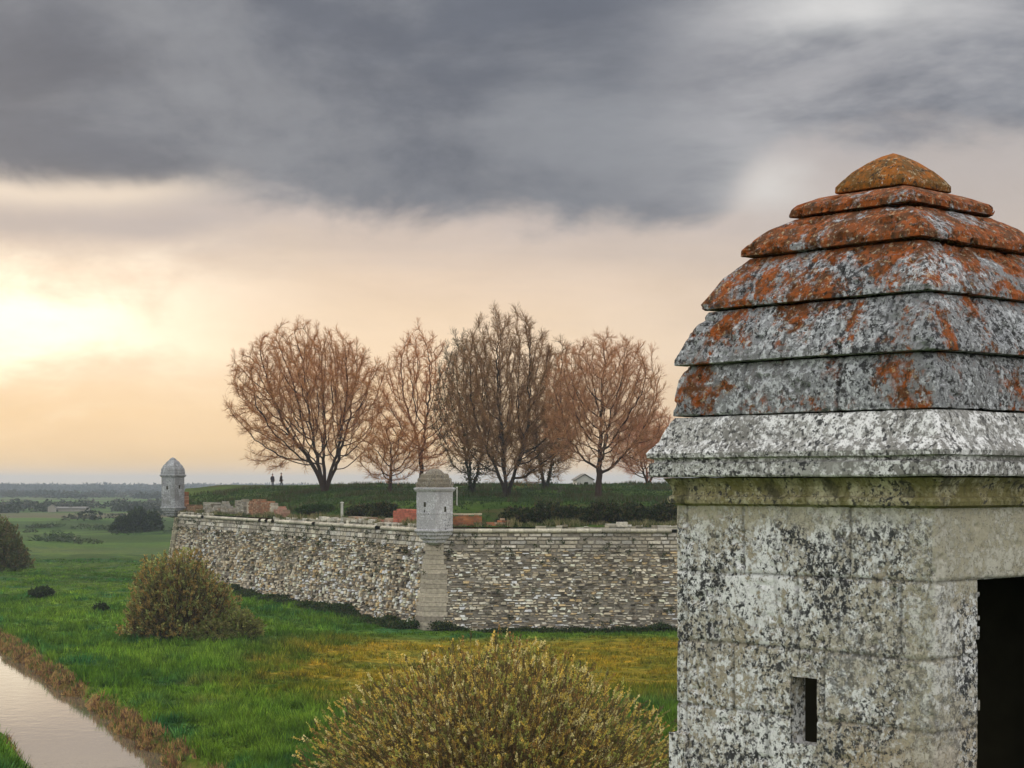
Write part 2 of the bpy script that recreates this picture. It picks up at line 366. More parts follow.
c = N.mix(deck, low, dk); c = N.mix(N.math('MULTIPLY', puff, .85), c, (.70, .67, .64))
strk = N.math('MULTIPLY', gauss(N.math('ADD', el, N.math('MULTIPLY', nn, .22)), 9.0, .42), N.step(az, -7.5, -12.5))
c = N.mix(N.math('MULTIPLY', strk, .85), c, (.88, .74, .60))
strk = N.math('MULTIPLY', gauss(N.math('ADD', el, N.math('MULTIPLY', nn, .22)), 8.0, .38), N.step(az, -7.0, -11.0))
c = N.mix(N.math('MULTIPLY', strk, .45), c, (.44, .40, .40))
c = N.mix(N.step(el, -.1, -2.0), c, (.12, .12, .10))
c10 = N.mix(1.0, c, (10, 10, 10), 'MULTIPLY'); [x for x in N.n if x.type == 'MIX'][-1].clamp_result = False
N.put(bg.inputs[0], N.mix(.02, c10, sky.outputs[0]))
sun = bpy.data.lights.new('sun', 'SUN'); sun.energy = 1.5; sun.angle = math.radians(12); sun.color = (1, .80, .55)
so = bpy.data.objects.new('sun', sun); COL.objects.link(so)
az_, el_ = math.radians(SUN_AZ), math.radians(SUN_EL+3)
so.rotation_euler = Vector((-math.sin(az_)*math.cos(el_), -math.cos(az_)*math.cos(el_), -math.sin(el_))).to_track_quat('-Z', 'Y').to_euler()

# ------------------------------------------------------------------ plan of the place
MC = np.array([-6.1, 141.0]); FC = np.array([-39.0, 209.0]); RC = np.array([62.0, 141.0]); R2 = np.array([120.0, 150.0])
GC = np.array([-47.5, 262.0]); BK = np.array([60.0, 330.0]); B2 = np.array([135.0, 300.0])
CAN_P = np.array([-17.35, 76.0]); CAN_D = np.array([-.385, .923]); CAN_D = CAN_D/np.linalg.norm(CAN_D); CAN_N = np.array([CAN_D[1], -CAN_D[0]])
def canal_d(x, y): return (x-CAN_P[0])*CAN_N[0]+(y-CAN_P[1])*CAN_N[1]
def line_in(x, y, A, B):      # signed distance, positive on the right-hand side of A->B
    d = (B-A)/np.linalg.norm(B-A); return (x-A[0])*d[1]-(y-A[1])*d[0]
def ground_z(x, y):
    z = GZ+(fbm(x*.05, y*.05, 0, 3, 5)-.5)*1.0*sst(60, 90, np.hypot(x, y)*0+np.asarray(y))*sst(0, 8, np.abs(canal_d(x, y)))+(fbm(x*.5, y*.5, 0, 2, 9)-.5)*.18
    z = z+(fbm(x*.03+7, y*.03, 0, 3, 15)-.5)*3.2*sst(190, 260, y)*sst(700, 420, y)
    d = np.abs(canal_d(x, y)+(fbm(x*.25, y*.25, 3, 3, 2)-.5)*1.3+(fbm(x*.9, y*.9, 3, 2, 3)-.5)*1.0)
    return z-1.6*(1-sst(2.1, 3.9, d))
def rise(x, y):
    dl = line_in(x, y, MC, FC); dr = -(MC[1]-y)
    dl = np.maximum(dl, 0); dr = np.maximum(dr, 0)
    hl = np.interp(dl, [0, 1.6, 5, 14, 21, 40, 60, 200], [-3.45, -3.3, -2.1, -.95, -.40, -.25, -.2, -.1])
    hr = np.interp(dr, [0, 1.6, 5, 9, 35, 80, 120, 200], [-3.45, -3.3, -2.5, -1.75, -1.62, -.35, .0, .1])
    n = (fbm(np.asarray(x)*.12, np.asarray(y)*.12, 0, 3, 31)-.5)*.7*sst(1, 6, np.minimum(dl, dr))
    return np.minimum(hl, hr)+n*.7

def grid_lines(a, b, step, lo, hi, g=1.18):
    L = list(np.arange(a, b+step/2, step)); s = step; v = L[-1]
    while v < hi: s *= g; v += s; L.append(v)
    s = step; v = L[0]; pre = []
    while v > lo: s *= g; v -= s; pre.append(v)
    return np.array(pre[::-1]+L)
gx = grid_lines(-75, 50, .8, -6500, 6500); gy = grid_lines(60, 200, .8, -400, 8000, 1.06)
X, Y = np.meshgrid(gx, gy)
Z = ground_z(X, Y)
cd = np.abs(canal_d(X, Y)); sd = canal_d(X, Y)
bank = (1-sst(3.1, 4.1, cd+(fbm(X*.5, Y*.5, 0, 3, 4)-.5)*2.4+np.where(sd < 0, 1.6, 0)))
n_, m_ = X.shape; idx = np.arange(n_*m_).reshape(n_, m_)
Q = np.stack([idx[:-1, :-1], idx[:-1, 1:], idx[1:, 1:], idx[1:, :-1]], -1).reshape(-1, 4)
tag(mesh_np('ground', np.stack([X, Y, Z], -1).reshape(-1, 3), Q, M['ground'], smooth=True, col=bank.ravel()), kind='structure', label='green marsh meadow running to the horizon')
a0 = CAN_P-CAN_D*130; a1 = CAN_P+CAN_D*900
wv = []
for p, s_ in ((a0, -1), (a0, 1), (a1, 1), (a1, -1)): q = p+CAN_N*3.6*s_; wv.append((q[0], q[1], GZ-.85))
tag(mesh_np('canal_water', wv, np.array([[0, 1, 2, 3]]), M['water']), kind='structure', label='still canal reflecting the bright sky')

# ------------------------------------------------------------------ rubble walls
STONE_COLS = np.array([[.44, .39, .30], [.60, .55, .45], [.40, .35, .27], [.46, .43, .37], [.27, .23, .175], [.68, .64, .56], [.38, .29, .17], [.13, .11, .085], [.06, .052, .042], [.62, .59, .52]])
CZ = -3.7
def stones(mb, A, B, ztop, zbot, batter, cw=.5, chh=.24, jitter=.5, cols=STONE_COLS, prob=None, tint=(1, 1, 1), holes=.12, out=.10):
    """irregular coursed stones with real joints on a battered wall from A to B (outside is the left of A->B)"""
    d = (B-A)/np.linalg.norm(B-A); nrm = np.array([-d[1], d[0]]); L = np.linalg.norm(B-A)
    z = ztop; row = 0
    while z > zbot:
        h = chh*(.7+.6*random.random()); s = -random.random()*cw
        while s < L:
            wd = cw*(.45+1.1*random.random())
            s0 = max(s, 0); s1 = min(s+wd, L)
            s += wd
            if s1-s0 < .05: continue
            nz = float(fbm(s0*.18, z*.5, 0, 2, 77))
            if random.random() < holes*(.4+2.2*max(0, nz-.35)): continue
            g = .022
            pr = random.random()**1.5*out
            zz = [z-h+g+random.uniform(-.5, .5)*jitter*.08, z-g+random.uniform(-.5, .5)*jitter*.08]
            V = []
            for zi, zc in enumerate((zz[0], zz[1])):
                for si, sc_ in enumerate((s0+g, s1-g)):
                    for k in (0, 1):
                        ins = .0 if k == 0 else .045
                        s2 = sc_+(ins if si == 0 else -ins)+(random.uniform(-.5, .5)*jitter*.14); z2 = zc+(ins*.7 if zi == 0 else -ins*.7)
                        off = batter*(CZ-.2-zc)+(-.25 if k == 0 else pr+random.uniform(-.02, .02))
                        p = A+d*s2+nrm*off; V.append((p[0], p[1], z2))
            # idx: z*4 + s*2 + k
            c = cols[int(random.choice(range(len(cols))) if prob is None else np.searchsorted(prob, random.random()))]*random.uniform(.75, 1.25)*np.array(tint)
            big = (.70+.6*float(fbm(s0*.07, z*.22, 5, 3, 55)))*(.74+.30*float(sst(.42, .56, fbm(s0*.33, z*.07, 9, 3, 56))))
            mb.add(V, [[1, 3, 7, 5], [0, 1, 5, 4], [2, 6, 7, 3], [0, 2, 3, 1], [4, 5, 7, 6]], c=np.clip(c*big, .02, .72))
        z -= h; row += 1
def backing(mb, pts, ztop, zbot, batter, inset=.06, c=(.23, .205, .165), cap=True):
    """closed battered body; pts in order with outside on the left"""
    n = len(pts); V = []
    cen = np.mean(pts, axis=0)
    for z in (ztop, zbot):
        off = batter*(ztop-z)-inset
        for i in range(n):
            p0, p1, p2 = pts[i-1], pts[i], pts[(i+1) % n]
            d1 = (p1-p0)/np.linalg.norm(p1-p0); d2 = (p2-p1)/np.linalg.norm(p2-p1)
            n1_ = np.array([-d1[1], d1[0]]); n2_ = np.array([-d2[1], d2[0]]); b_ = n1_+n2_; b_ /= np.dot(b_, n1_)
            p = p1+b_*off; V.append((p[0], p[1], z))
    Qs = [[i, (i+1) % n, n+(i+1) % n, n+i] for i in range(n)]
    mb.add(V, Qs, c=c)

wall = empty('bastion_wall', (MC[0], MC[1], GZ), 'long battered rubble stone bastion wall rising from the meadow below the trees', 'wall')
def rel(mb, name, mat, parent, smooth=False):
    V = np.concatenate(mb.V)-np.array(parent.location); mb.V = [V]
    C = np.concatenate(mb.C); mb.C = [C]; return mb.build(name, mat, parent, smooth)
poly = [RC, MC, FC, GC, BK, B2, R2]          # outside on the left
ord_ = [R2, RC, MC, FC, GC, BK, B2]
poly = [p for p in ord_]
# orientation check: outside must be on the left of each edge
mb = MB(); backing(mb, poly[::1], CZ-.2, GZ-.8, .15); 
rel(mb, 'wall_core', M['rubble'], wall)
mb = MB(); stones(mb, MC, FC, CZ-1.3, GZ-.3, .15, .36, .235, 2.0, holes=.24, out=.20, tint=(1.42, 1.33, 1.18)); rel(mb, 'rubble_face', M['rubble'], wall)
mb = MB(); stones(mb, RC, MC, CZ-1.5, GZ-.3, .15, .40, .185, 1.5, holes=.08, out=.15, tint=(1.32, 1.28, 1.18)); stones(mb, R2, RC, CZ-1.5, GZ-.3, .15, 1.2, .4); rel(mb, 'rubble_face', M['rubble'], wall)
ASH = np.array([[.56, .51, .41], [.44, .39, .30], [.62, .57, .48], [.34, .30, .23], [.50, .47, .41]])
mb = MB()
def stones_off(mb, A, B, zt, zb, base_off, **k):
    d = (B-A)/np.linalg.norm(B-A); nrm = np.array([-d[1], d[0]]); stones(mb, A+nrm*base_off, B+nrm*base_off, zt, zb, .15, **k)
stones_off(mb, MC, FC, CZ-.22, CZ-1.3, .03, cw=.9, chh=.34, jitter=.5, cols=ASH, holes=.05, out=.05)
stones_off(mb, RC, MC, CZ-.22, CZ-1.5, .03, cw=.9, chh=.30, jitter=.6, cols=ASH*.88, holes=.07, out=.09)
rel(mb, 'ashlar_band', M['rubble'], wall)
# cordon: half-round string course
mb = MB()
for A, B in ((R2, RC), (RC, MC), (MC, FC), (FC, GC), (GC, BK)):
    d = (B-A)/np.linalg.norm(B-A); nrm = np.array([-d[1], d[0]]); L = np.linalg.norm(B-A); s = 0
    while s < L:
        ln = min(random.uniform(.8, 1.3), L-s); rr = random.uniform(.97, 1.03); cc = np.array([.50, .46, .36])*random.uniform(.6, 1.15)
        if not (random.random() < .03):
            prof = [(-.3, CZ+.10), (.10, CZ+.12), (.20*rr, CZ+.06), (.25*rr, CZ-.04), (.22*rr, CZ-.14), (.12, CZ-.20), (-.3, CZ-.21)]
            V = []
            for e in (s+.012, s+ln-.012):
                for o, z in prof: p = A+d*e+nrm*o; V.append((p[0], p[1], z))
            k = len(prof); mb.add(V, [[i, i+1, k+i+1, k+i] for i in range(k-1)], c=cc)
        s += ln
rel(mb, 'cordon', M['rubble'], wall)
# broken low course standing on the cordon
mb = MB()
for A, B, pr in ((RC, MC, .75), (MC, FC, .7)):
    d = (B-A)/np.linalg.norm(B-A); nrm = np.array([-d[1], d[0]]); L = np.linalg.norm(B-A)
    for lay in range(2):
        s = 0
        while s < L:
            ln = random.uniform(.3, .9); hh = random.uniform(.14, .36)
            if float(fbm(s*.12, lay*9+A[0], 0, 2, 3)) > (.36 if lay == 0 else .54):
                ang = math.atan2(d[1], d[0]); p = A+d*(s+ln/2)-nrm*(.30+random.uniform(-.1, .1)); z0 = CZ+.08+lay*.2
                Mx = Matrix.Translation((p[0], p[1], z0)) @ Matrix.Rotation(ang+random.uniform(-.1, .1), 4, 'Z') @ Matrix.Rotation(random.uniform(-.08, .08), 4, 'X')
                mb.box(-ln/2, ln/2, -.22, .22, 0, hh, Mx, c=ASH[random.randrange(5)]*random.uniform(.7, 1.1))
            s += ln
rel(mb, 'broken_coping', M['rubble'], wall)
# little plants rooted in the joints
mb = MB()
for A, B, n in ((MC, FC, 150), (RC, MC, 110)):
    d = (B-A)/np.linalg.norm(B-A); nrm = np.array([-d[1], d[0]]); L = np.linalg.norm(B-A)
    s_ = rng.random(n)*L; zc = np.where(rng.random(n) < .55, CZ-.25-rng.random(n)*1.6, CZ-1-rng.random(n)*6.3); off = .15*(CZ-zc)+.14
    p = np.repeat(np.stack([A[0]+d[0]*s_+nrm[0]*off, A[1]+d[1]*s_+nrm[1]*off, zc], 1), 26, 0)+rng.normal(0, .11, (n*26, 3)); leaves(mb, p, rng.normal(size=p.shape)+np.array([0, 0, -.5]), .15, .09, c=np.array([.045, .060, .018]))
rel(mb, 'joint_plants', M['leaf'], wall)
# corner pier under the sentry box (quoins), battered
def pier(C, dirs, parent, wl=1.0, wr=.95, tint=(1, 1, 1)):
    mb = MB(); z = CZ-.22; k = 0
    dA, nA, dB, nB = dirs    # along left face from corner, its normal ; along right face from corner, its normal
    while z > GZ-.2:
        h = random.uniform(.30, .42); la = wl+(.15 if k % 2 else -.10)+random.uniform(-.2, .2); lb = wr+random.uniform(-.22, .22)
        o = .15*(CZ-z)+.20+random.uniform(-.015, .015); zz = (z-h+.012, z-.012)
        bis = (nA+nB); bis = bis/np.dot(bis, nA)
        V = []
        for zc in zz:
            c0 = C+bis*o
            for p in (C+dA*la+nA*o, c0, C+dB*lb+nB*o, C+dB*lb-nB*.3, C-bis*.3, C+dA*la-nA*.3): V.append((p[0], p[1], zc))
        if z < CZ-2.2 and False:
            z -= h; k += 1; continue
        cc = np.array([.40, .35, .27])*random.uniform(.55, 1.25)*np.array(tint)
        mb.add(V, [[0, 1, 7, 6], [1, 2, 8, 7], [2, 3, 9, 8], [5, 0, 6, 11], [6, 7, 10, 11], [7, 8, 9, 10], [0, 5, 4, 1], [1, 4, 3, 2]], c=np.clip(cc, .03, .7))
        z -= h; k += 1
    return rel(mb, 'corner_pier', M['rubble'], parent)
dL = (FC-MC)/np.linalg.norm(FC-MC); nL = np.array([-dL[1], dL[0]]); dR = np.array([1., 0]); nR = np.array([0, -1.])
pier(MC, (dL, nL, dR, nR), wall)
dG = (GC-FC)/np.linalg.norm(GC-FC); nG = np.array([-dG[1], dG[0]])
pier(FC, (dG, nG, -dL, nL), wall, 1.2, 1.4, (1.0, 1.02, .92))

# earth top of the bastion
def inside(x, y, P):
    x = np.asarray(x); r = np.zeros(x.shape, bool); n = len(P)
    for i in range(n):
        a, b_ = P[i], P[(i+1) % n]
        cnd = ((a[1] > y) != (b_[1] > y)) & (x < (b_[0]-a[0])*(y-a[1])/(b_[1]-a[1]+1e-12)+a[0]); r ^= cnd
    return r
# strips from the outline to keep the edge exact: parametrise by polygon fan towards an inner spine
tx = np.arange(-52, 140, 1.0); ty = np.arange(139, 332, 1.0); TX, TY = np.meshgrid(tx, ty)
# snap outside nodes to nearest edge
ins = inside(TX, TY, poly)
PX, PY = TX.copy(), TY.copy(); bd = np.full(TX.shape, 1e9)
for i in range(len(poly)):
    a, b_ = poly[i], poly[(i+1) % len(poly)]; e = b_-a; tt = np.clip(((TX-a[0])*e[0]+(TY-a[1])*e[1])/e.dot(e), 0, 1)
    qx, qy = a[0]+tt*e[0], a[1]+tt*e[1]; dd = np.hypot(TX-qx, TY-qy); mk = dd < bd
    bd = np.where(mk, dd, bd); sel = mk & ~ins; PX = np.where(sel, qx, PX); PY = np.where(sel, qy, PY)
keep = ins | (bd < 1.5)
PZ = rise(PX, PY)
idx = np.arange(TX.size).reshape(TX.shape)
Q = np.stack([idx[:-1, :-1], idx[:-1, 1:], idx[1:, 1:], idx[1:, :-1]], -1).reshape(-1, 4); kf = keep.ravel()
Q = Q[kf[Q].all(1)]
tag(mesh_np('rampart_terrain', np.stack([PX, PY, PZ], -1).reshape(-1, 3), Q, M['turf'], smooth=True), kind='structure', label='grassy earth platform on top of the bastion')

# ------------------------------------------------------------------ square lofts (turrets)
def sq_loft(mb, prof, a_cell, amp=0.0, freq=6.0, corner=.015, skip=None, groove=None, c=1.0, seed=0, sag=0.0):
    """prof: [(half side, z)] finely resampled; wraps a rounded square. returns nothing"""
    P = [np.array(p, float) for p in prof]; R = []
    for p, q in zip(P[:-1], P[1:]):
        k = max(1, int(np.ceil(np.linalg.norm(q-p)/a_cell)))
        for j in range(k): R.append(p+(q-p)*j/k)
    R.append(P[-1]); R = np.array(R)
    amax = max(p[0] for p in P); ns = max(2, int(round(2*amax/a_cell))); tt = np.linspace(-1, 1, ns+1)[:-1]
    # unit square perimeter: faces -x(left), -y(right) ... order: -y, +x, +y, -x
    o = np.ones_like(tt)
    ux = np.concatenate([tt, o, -tt, -o]); uy = np.concatenate([-o, tt, o, -tt])
    nx = np.concatenate([0*o, o, 0*o, -o]); ny = np.concatenate([-o, 0*o, o, 0*o])
    a = R[:, 0][:, None]; X = ux[None]*a; Y = uy[None]*a
    # rounded corners
    m_ = np.minimum(np.abs(X), np.abs(Y)); over = np.clip(m_-(a-corner), 0, None)
    X -= np.sign(X)*over*.30; Y -= np.sign(Y)*over*.30
    Z = np.repeat(R[:, 1][:, None], X.shape[1], 1)
    # profile normal
    dR = np.gradient(R, axis=0); pn = np.stack([dR[:, 1], -dR[:, 0]], 1); pn /= np.linalg.norm(pn, axis=1, keepdims=True)+1e-9
    rr = np.hypot(X, Y)+1e-9
    bx = np.where(m_ > a-corner, X/rr, nx[None]); by = np.where(m_ > a-corner, Y/rr, ny[None])
    if amp:
        dsp = (fbm(X*freq+seed, Y*freq, Z*freq, 4, 60)-.5)*2*amp+(fbm(X*1.6+seed, Y*1.6, Z*1.6, 2, 61)-.5)*2*amp
    else: dsp = np.zeros_like(X)
    if groove is not None: dsp = dsp+groove(X, Y, Z, nx[None]+0*X, ny[None]+0*X)
    s = np.abs(pn[:, 0])[:, None]
    X2 = X+bx*dsp*pn[:, 0][:, None]; Y2 = Y+by*dsp*pn[:, 0][:, None]; Z2 = Z+dsp*pn[:, 1][:, None]
    if sag: Z2 = Z2+(fbm(X*1.1+seed, Y*1.1, 0, 3, 71)-.5)*2*sag
    n_, m2 = X.shape; idx = np.arange(n_*m2).reshape(n_, m2); nxt = np.roll(idx, -1, 1)
    Q = np.stack([idx[:-1], nxt[:-1], nxt[1:], idx[1:]], -1)
    if skip is not None:
        cx = (X[:-1]+np.roll(X, -1, 1)[:-1])/2; cy = (Y[:-1]+np.roll(Y, -1, 1)[:-1])/2; cz = (Z[:-1]+Z[1:])/2
        Q = Q[~skip(cx, cy, cz)]
    Q = Q.reshape(-1, 4)
    mb.add(np.stack([X2, Y2, Z2], -1).reshape(-1, 3), Q=Q, c=c)
S2 = math.sqrt(2)
# ---- near turret (local z = eye height + 2.5 below)
TC = Vector((2.434, 11.5, 0)); A_ = 1.382/S2
tur = empty('sentry_turret', (TC.x, TC.y, -2.5), 'big stone sentry turret close by with stepped dome roof covered in orange and grey lichen', 'turret', rz=math.radians(42.7))
zl = 2.5    # local z of eye level
cell = .0125
def sy(s): return -A_+s*2*A_
slit = (sy(.423), sy(.523), -1.572+zl, -1.164+zl); door = (sy(.225), sy(.72), .0, -.561+zl)
slit = tuple(-A_+round((v+A_)/cell)*cell if i < 2 else v for i, v in enumerate(slit))
courses = [z+zl for z in (-.134, -.56, -1.0, -1.41, -1.83, -2.25)]
vj_left = [[.715, .30], [.50, .12], [.756, .40], [.62, .20], [.8, .45]]; vj_right = [[], [.225, .86], [.225, .80], [.225, .88], [.225, .8]]
GJ = []
def groove(X, Y, Z, nx, ny):
    wob = (fbm(X*4, Y*4, Z*4, 2, 90)-.5)*.010
    g = np.zeros_like(X); GJ.append(0)
    def cut(d, depth=.012, wd=.0085): return -depth*np.exp(-(d/wd)**2)
    for zc in courses[1:]: g = np.minimum(g, cut(Z-zc+wob))
    for i in range(len(courses)-1):
        rowm = (Z < courses[i]) & (Z > courses[i+1])
        for s in vj_left[i]: g = np.where(rowm & (nx < -.5), np.minimum(g, cut(Y-sy(s)+wob)), g)
        for s in vj_right[i]: g = np.where(rowm & (ny < -.5), np.minimum(g, cut(X-sy(s)+wob)), g)
    # chipped arris
    ed = np.minimum(A_-np.abs(X), A_-np.abs(Y)); ed = np.maximum(np.abs(X)-A_+.0, 0)
    pit = np.clip(fbm(X*16, Y*16, Z*16, 3, 33)-.60, 0, 1)*-.10
    edge_line = np.where(nx < -.5, np.exp(-((Y-(A_-.085))/.006)**2)*-.012, 0)
    GJ[:] = [np.clip(1+(g+edge_line)/.012*.6, 0, 1)]
    return g+pit+edge_line
def skip(cx, cy, cz):
    jag = (fbm(cx*9, cy*9, cz*14, 3, 97)-.5)*.05; cx = cx+np.where(cz < door[3]-.03, jag, 0)
    l = (cx < -A_+.03) & (cy > slit[0]) & (cy < slit[1]) & (cz > slit[2]) & (cz < slit[3])
    d = (cy < -A_+.03) & (cx > door[0]) & (cx < door[1]) & (cz < door[3])
    return l | d
mb = MB(); sq_loft(mb, [(A_, -.05), (A_, -.134+zl)], cell, .0035, 9, .02, skip, groove); mb.C = [np.repeat(GJ[0].reshape(-1, 1), 3, 1)]; mb.build('wall_face', M['turret_wall'], tur, True)
mb = MB()
def lining(mb, d0, d1, sl, dr):
    i0, i1 = A_-d0, A_-d1; zt = -.12+zl
    # left face (x=-A): boxes round slit
    x0, x1 = -i0, -i1
    mb.box(x0, x1, -i0, sl[0], -.05, zt); mb.box(x0, x1, sl[1], i0, -.05, zt); mb.box(x0, x1, sl[0], sl[1], -.05, sl[2]); mb.box(x0, x1, sl[0], sl[1], sl[3], zt)
    y0, y1 = -i0, -i1   # right face (y=-A): round door
    mb.box(-i1+.002, dr[0], y0, y1, -.05, zt); mb.box(dr[1], i0, y0, y1, -.05, zt); mb.box(dr[0], dr[1], y0, y1, dr[3], zt)
    mb.box(i1, i0, -i1+.002, i0, -.05, zt); mb.box(-i1+.002, i1-.002, i1, i0, -.05, zt)
lining(mb, .022, .14, slit, door); mb.build('wall_thickness', M['turret_wall'], tur)
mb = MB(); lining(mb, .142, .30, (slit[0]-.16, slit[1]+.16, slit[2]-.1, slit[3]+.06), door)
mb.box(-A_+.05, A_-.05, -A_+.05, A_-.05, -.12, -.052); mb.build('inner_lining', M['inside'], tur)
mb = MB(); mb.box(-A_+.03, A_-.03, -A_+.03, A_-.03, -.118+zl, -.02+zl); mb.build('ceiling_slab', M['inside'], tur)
# plinth step and raised strip at the left arris
mb = MB(); mb.box(-A_-.028, -A_+.02, A_-.10, A_+.035, -.05, -1.60+zl); mb.box(-A_-.010, A_, A_-.02, A_+.035, -.05, -1.60+zl); mb.build('plinth_block', M['turret_wall'], tur)
# lower (mossy) cornice mouldings
def ph(*pts): return [(r/S2, z+zl) for r, z in pts]
mb = MB(); sq_loft(mb, ph((1.36, -.150), (1.392, -.140), (1.438, -.128), (1.447, -.105), (1.440, -.086), (1.415, -.078), (1.412, -.055), (1.425, -.02), (1.46, .015), (1.475, .030), (1.40, .034)), .012, .0022, 10, .02, seed=3)
mb.build('mossy_moulding', M['cornice_moss'], tur)
mb = MB(); sq_loft(mb, ph((1.40, .036), (1.555, .040), (1.564, .050), (1.564, .122), (1.530, .132), (1.530, .150), (1.578, .160), (1.582, .188), (1.555, .215), (1.50, .262), (1.475, .31), (1.452, .345), (1.425, .385), (1.395, .415), (1.2, .42)), .013, .0055, 8, .02, seed=9)
mb.build('cornice', M['cornice_grey'], tur)
tiers = [[(1.30, .424), (1.408, .426), (1.412, .429), (1.410, .455), (1.398, .56), (1.376, .66), (1.318, .745), (1.2, .75)],
         [(1.22, .752), (1.396, .757), (1.400, .760), (1.398, .792), (1.352, .870), (1.300, .965), (1.180, 1.095), (1.05, 1.10)],
         [(1.08, 1.102), (1.231, 1.107), (1.235, 1.110), (1.232, 1.142), (1.175, 1.21), (1.090, 1.310), (.918, 1.435), (.8, 1.44)],
         [(.82, 1.442), (.972, 1.449), (.976, 1.452), (.973, 1.488), (.915, 1.54), (.80, 1.615), (.632, 1.685), (.5, 1.69)],
         [(.52, 1.692), (.664, 1.699), (.668, 1.702), (.665, 1.742), (.62, 1.775), (.48, 1.82), (.33, 1.845)]]
def roof_joint(i):
    js = [[-.31, .42], [.12, -.6], [-.2, .5], [.15], []][i]
    def f(X, Y, Z, nx, ny):
        g = np.zeros_like(X); wob = (fbm(X*9, Y*9, Z*9, 2, 91)-.5)*.012
        for j in js: g = np.minimum(g, np.where(np.abs(nx) > .5, -np.exp(-((Y-j+wob)/.008)**2), -np.exp(-((X+j*.8+wob)/.008)**2))*.010)
        chip = np.clip(fbm(X*13+i, Y*13, Z*13, 3, 34)-.62, 0, 1)*-.16
        GJ[:] = [np.clip(1+g/.010*.55, 0, 1)]
        return g+chip
    return f
for i, pr in enumerate(tiers):
    mb = MB(); sq_loft(mb, ph(*pr), .0125, .0045, 11, .02, seed=20+i*5, sag=.005, groove=roof_joint(i))
    mb.C = [np.repeat(GJ[0].reshape(-1, 1), 3, 1)]; mb.build('roof_tier', M['turret_roof'], tur)
mb = MB(); sq_loft(mb, ph((.30, 1.846), (.372, 1.852), (.376, 1.855), (.374, 1.890), (.34, 1.925), (.27, 1.985), (.17, 2.045), (.08, 2.085), (.012, 2.108)), .009, .004, 9, .02, seed=55)
mb.build('roof_cap', M['turret_cap'], tur, True)

# ---- middle turret at the salient corner, seen corner-on
def small_turret(C, base_z, name, label, wall_h, hd, roof, mat, roofmat, rz, slits, corbel=True, sides=4):
    e = empty(name, (C[0], C[1], base_z), label, 'turret', 'sentry turrets on the far bastion corners', rz=rz); a = hd/S2
    mb = MB(); sq_loft(mb, [(a, 0), (a, wall_h*.40), (a+.02, wall_h*.405), (a+.02, wall_h*.43), (a, wall_h*.435), (a, wall_h)], .12, .008, 1.2, .03, seed=3); 
    mb.box(-a+.05, a-.05, -a+.05, a-.05, .02, wall_h-.02); mb.build('wall', mat, e)
    mb = MB(); sq_loft(mb, [(a-.05, wall_h-.02), (a+.07, wall_h), (a+.10, wall_h+.06), (a+.16, wall_h+.16), (a+.16, wall_h+.26), (a+.02, wall_h+.30)], .12, .006, 1, .03); mb.build('cornice', mat, e)
    z = wall_h+.28
    for k, (r0, r1, h) in enumerate(roof):
        mb = MB(); sq_loft(mb, [(r0/S2-.15, z), (r0/S2, z+.01), (r0/S2, z+.07), ((r0*.45+r1*.55)/S2+.03, z+.07+h*.5), (r1/S2, z+h+.02), (.01, z+h+.04)], .10, .01, 2, .04, seed=k*4); mb.build('roof_tier', roofmat, e); z += h
    for (fx, off, zz, w_, h_) in slits:        # loopholes as dark boxes on the wall, opening shade put into colour
        mb = MB()
        if fx == 'x': mb.box(-a-.012, -a+.10, off-w_/2, off+w_/2, zz, zz+h_)
        else: mb.box(off-w_/2, off+w_/2, -a-.012, -a+.10, zz, zz+h_)
        mb.build('loophole', M['inside'], e)
    if corbel:
        mb = MB(); sq_loft(mb, [(a+.03, 0.0), (a+.10, -.04), (a+.12, -.16), (a+.04, -.24), (a+.0, -.30), (a-.02, -.46), (a-.16, -.56), (a-.18, -.74), (a-.34, -.86), (a-.36, -1.05), (a-.60, -1.2), (.1, -1.3)], .12, .01, 2, .03); mb.build('corbel', mat, e)
        mb = MB(); mb.box(-a, a, -a, a, -.02, 0.001); mb.build('floor_slab', mat, e)
    return e
bis = (nL+nR); bis /= np.linalg.norm(bis)
mc = MC+bis*.0
rz_m = math.atan2(nL[1]+nR[1], nL[0]+nR[0])   # bisector pointing out
view = math.atan2(-MC[1], -MC[0])             # towards the eye
small_turret((MC[0]+.05, MC[1]-.2), CZ+.1, 'sentry_turret', 'small pale stone sentry turret on the middle corner of the long rubble wall', 2.95, 1.43,
             [(1.47, 1.44, .40), (1.36, 1.28, .36), (1.16, 1.02, .34), (.74, .35, .34)], M['pale_stone'], M['roof_far'], view-math.radians(225)+math.radians(3),
             [('x', .12, 1.75, .22, .36), ('x', .15, 1.30, .10, .22), ('y', .1, 1.35, .22, .42)])
small_turret((FC[0]-.35, FC[1]-.1), -2.75, 'sentry_turret', 'small grey domed sentry turret at the far left corner of the wall', 3.45, 1.33,
             [(1.42, 1.36, .42), (1.40, 1.18, .45), (1.20, .82, .42), (.84, .42, .40), (.42, .05, .28)], M['far_turret'], M['far_turret'], math.atan2(-FC[1], -FC[0])-math.radians(225)+math.radians(8),
             [('y', .0, 2.1, .28, .40), ('x', .1, 2.0, .22, .40)])

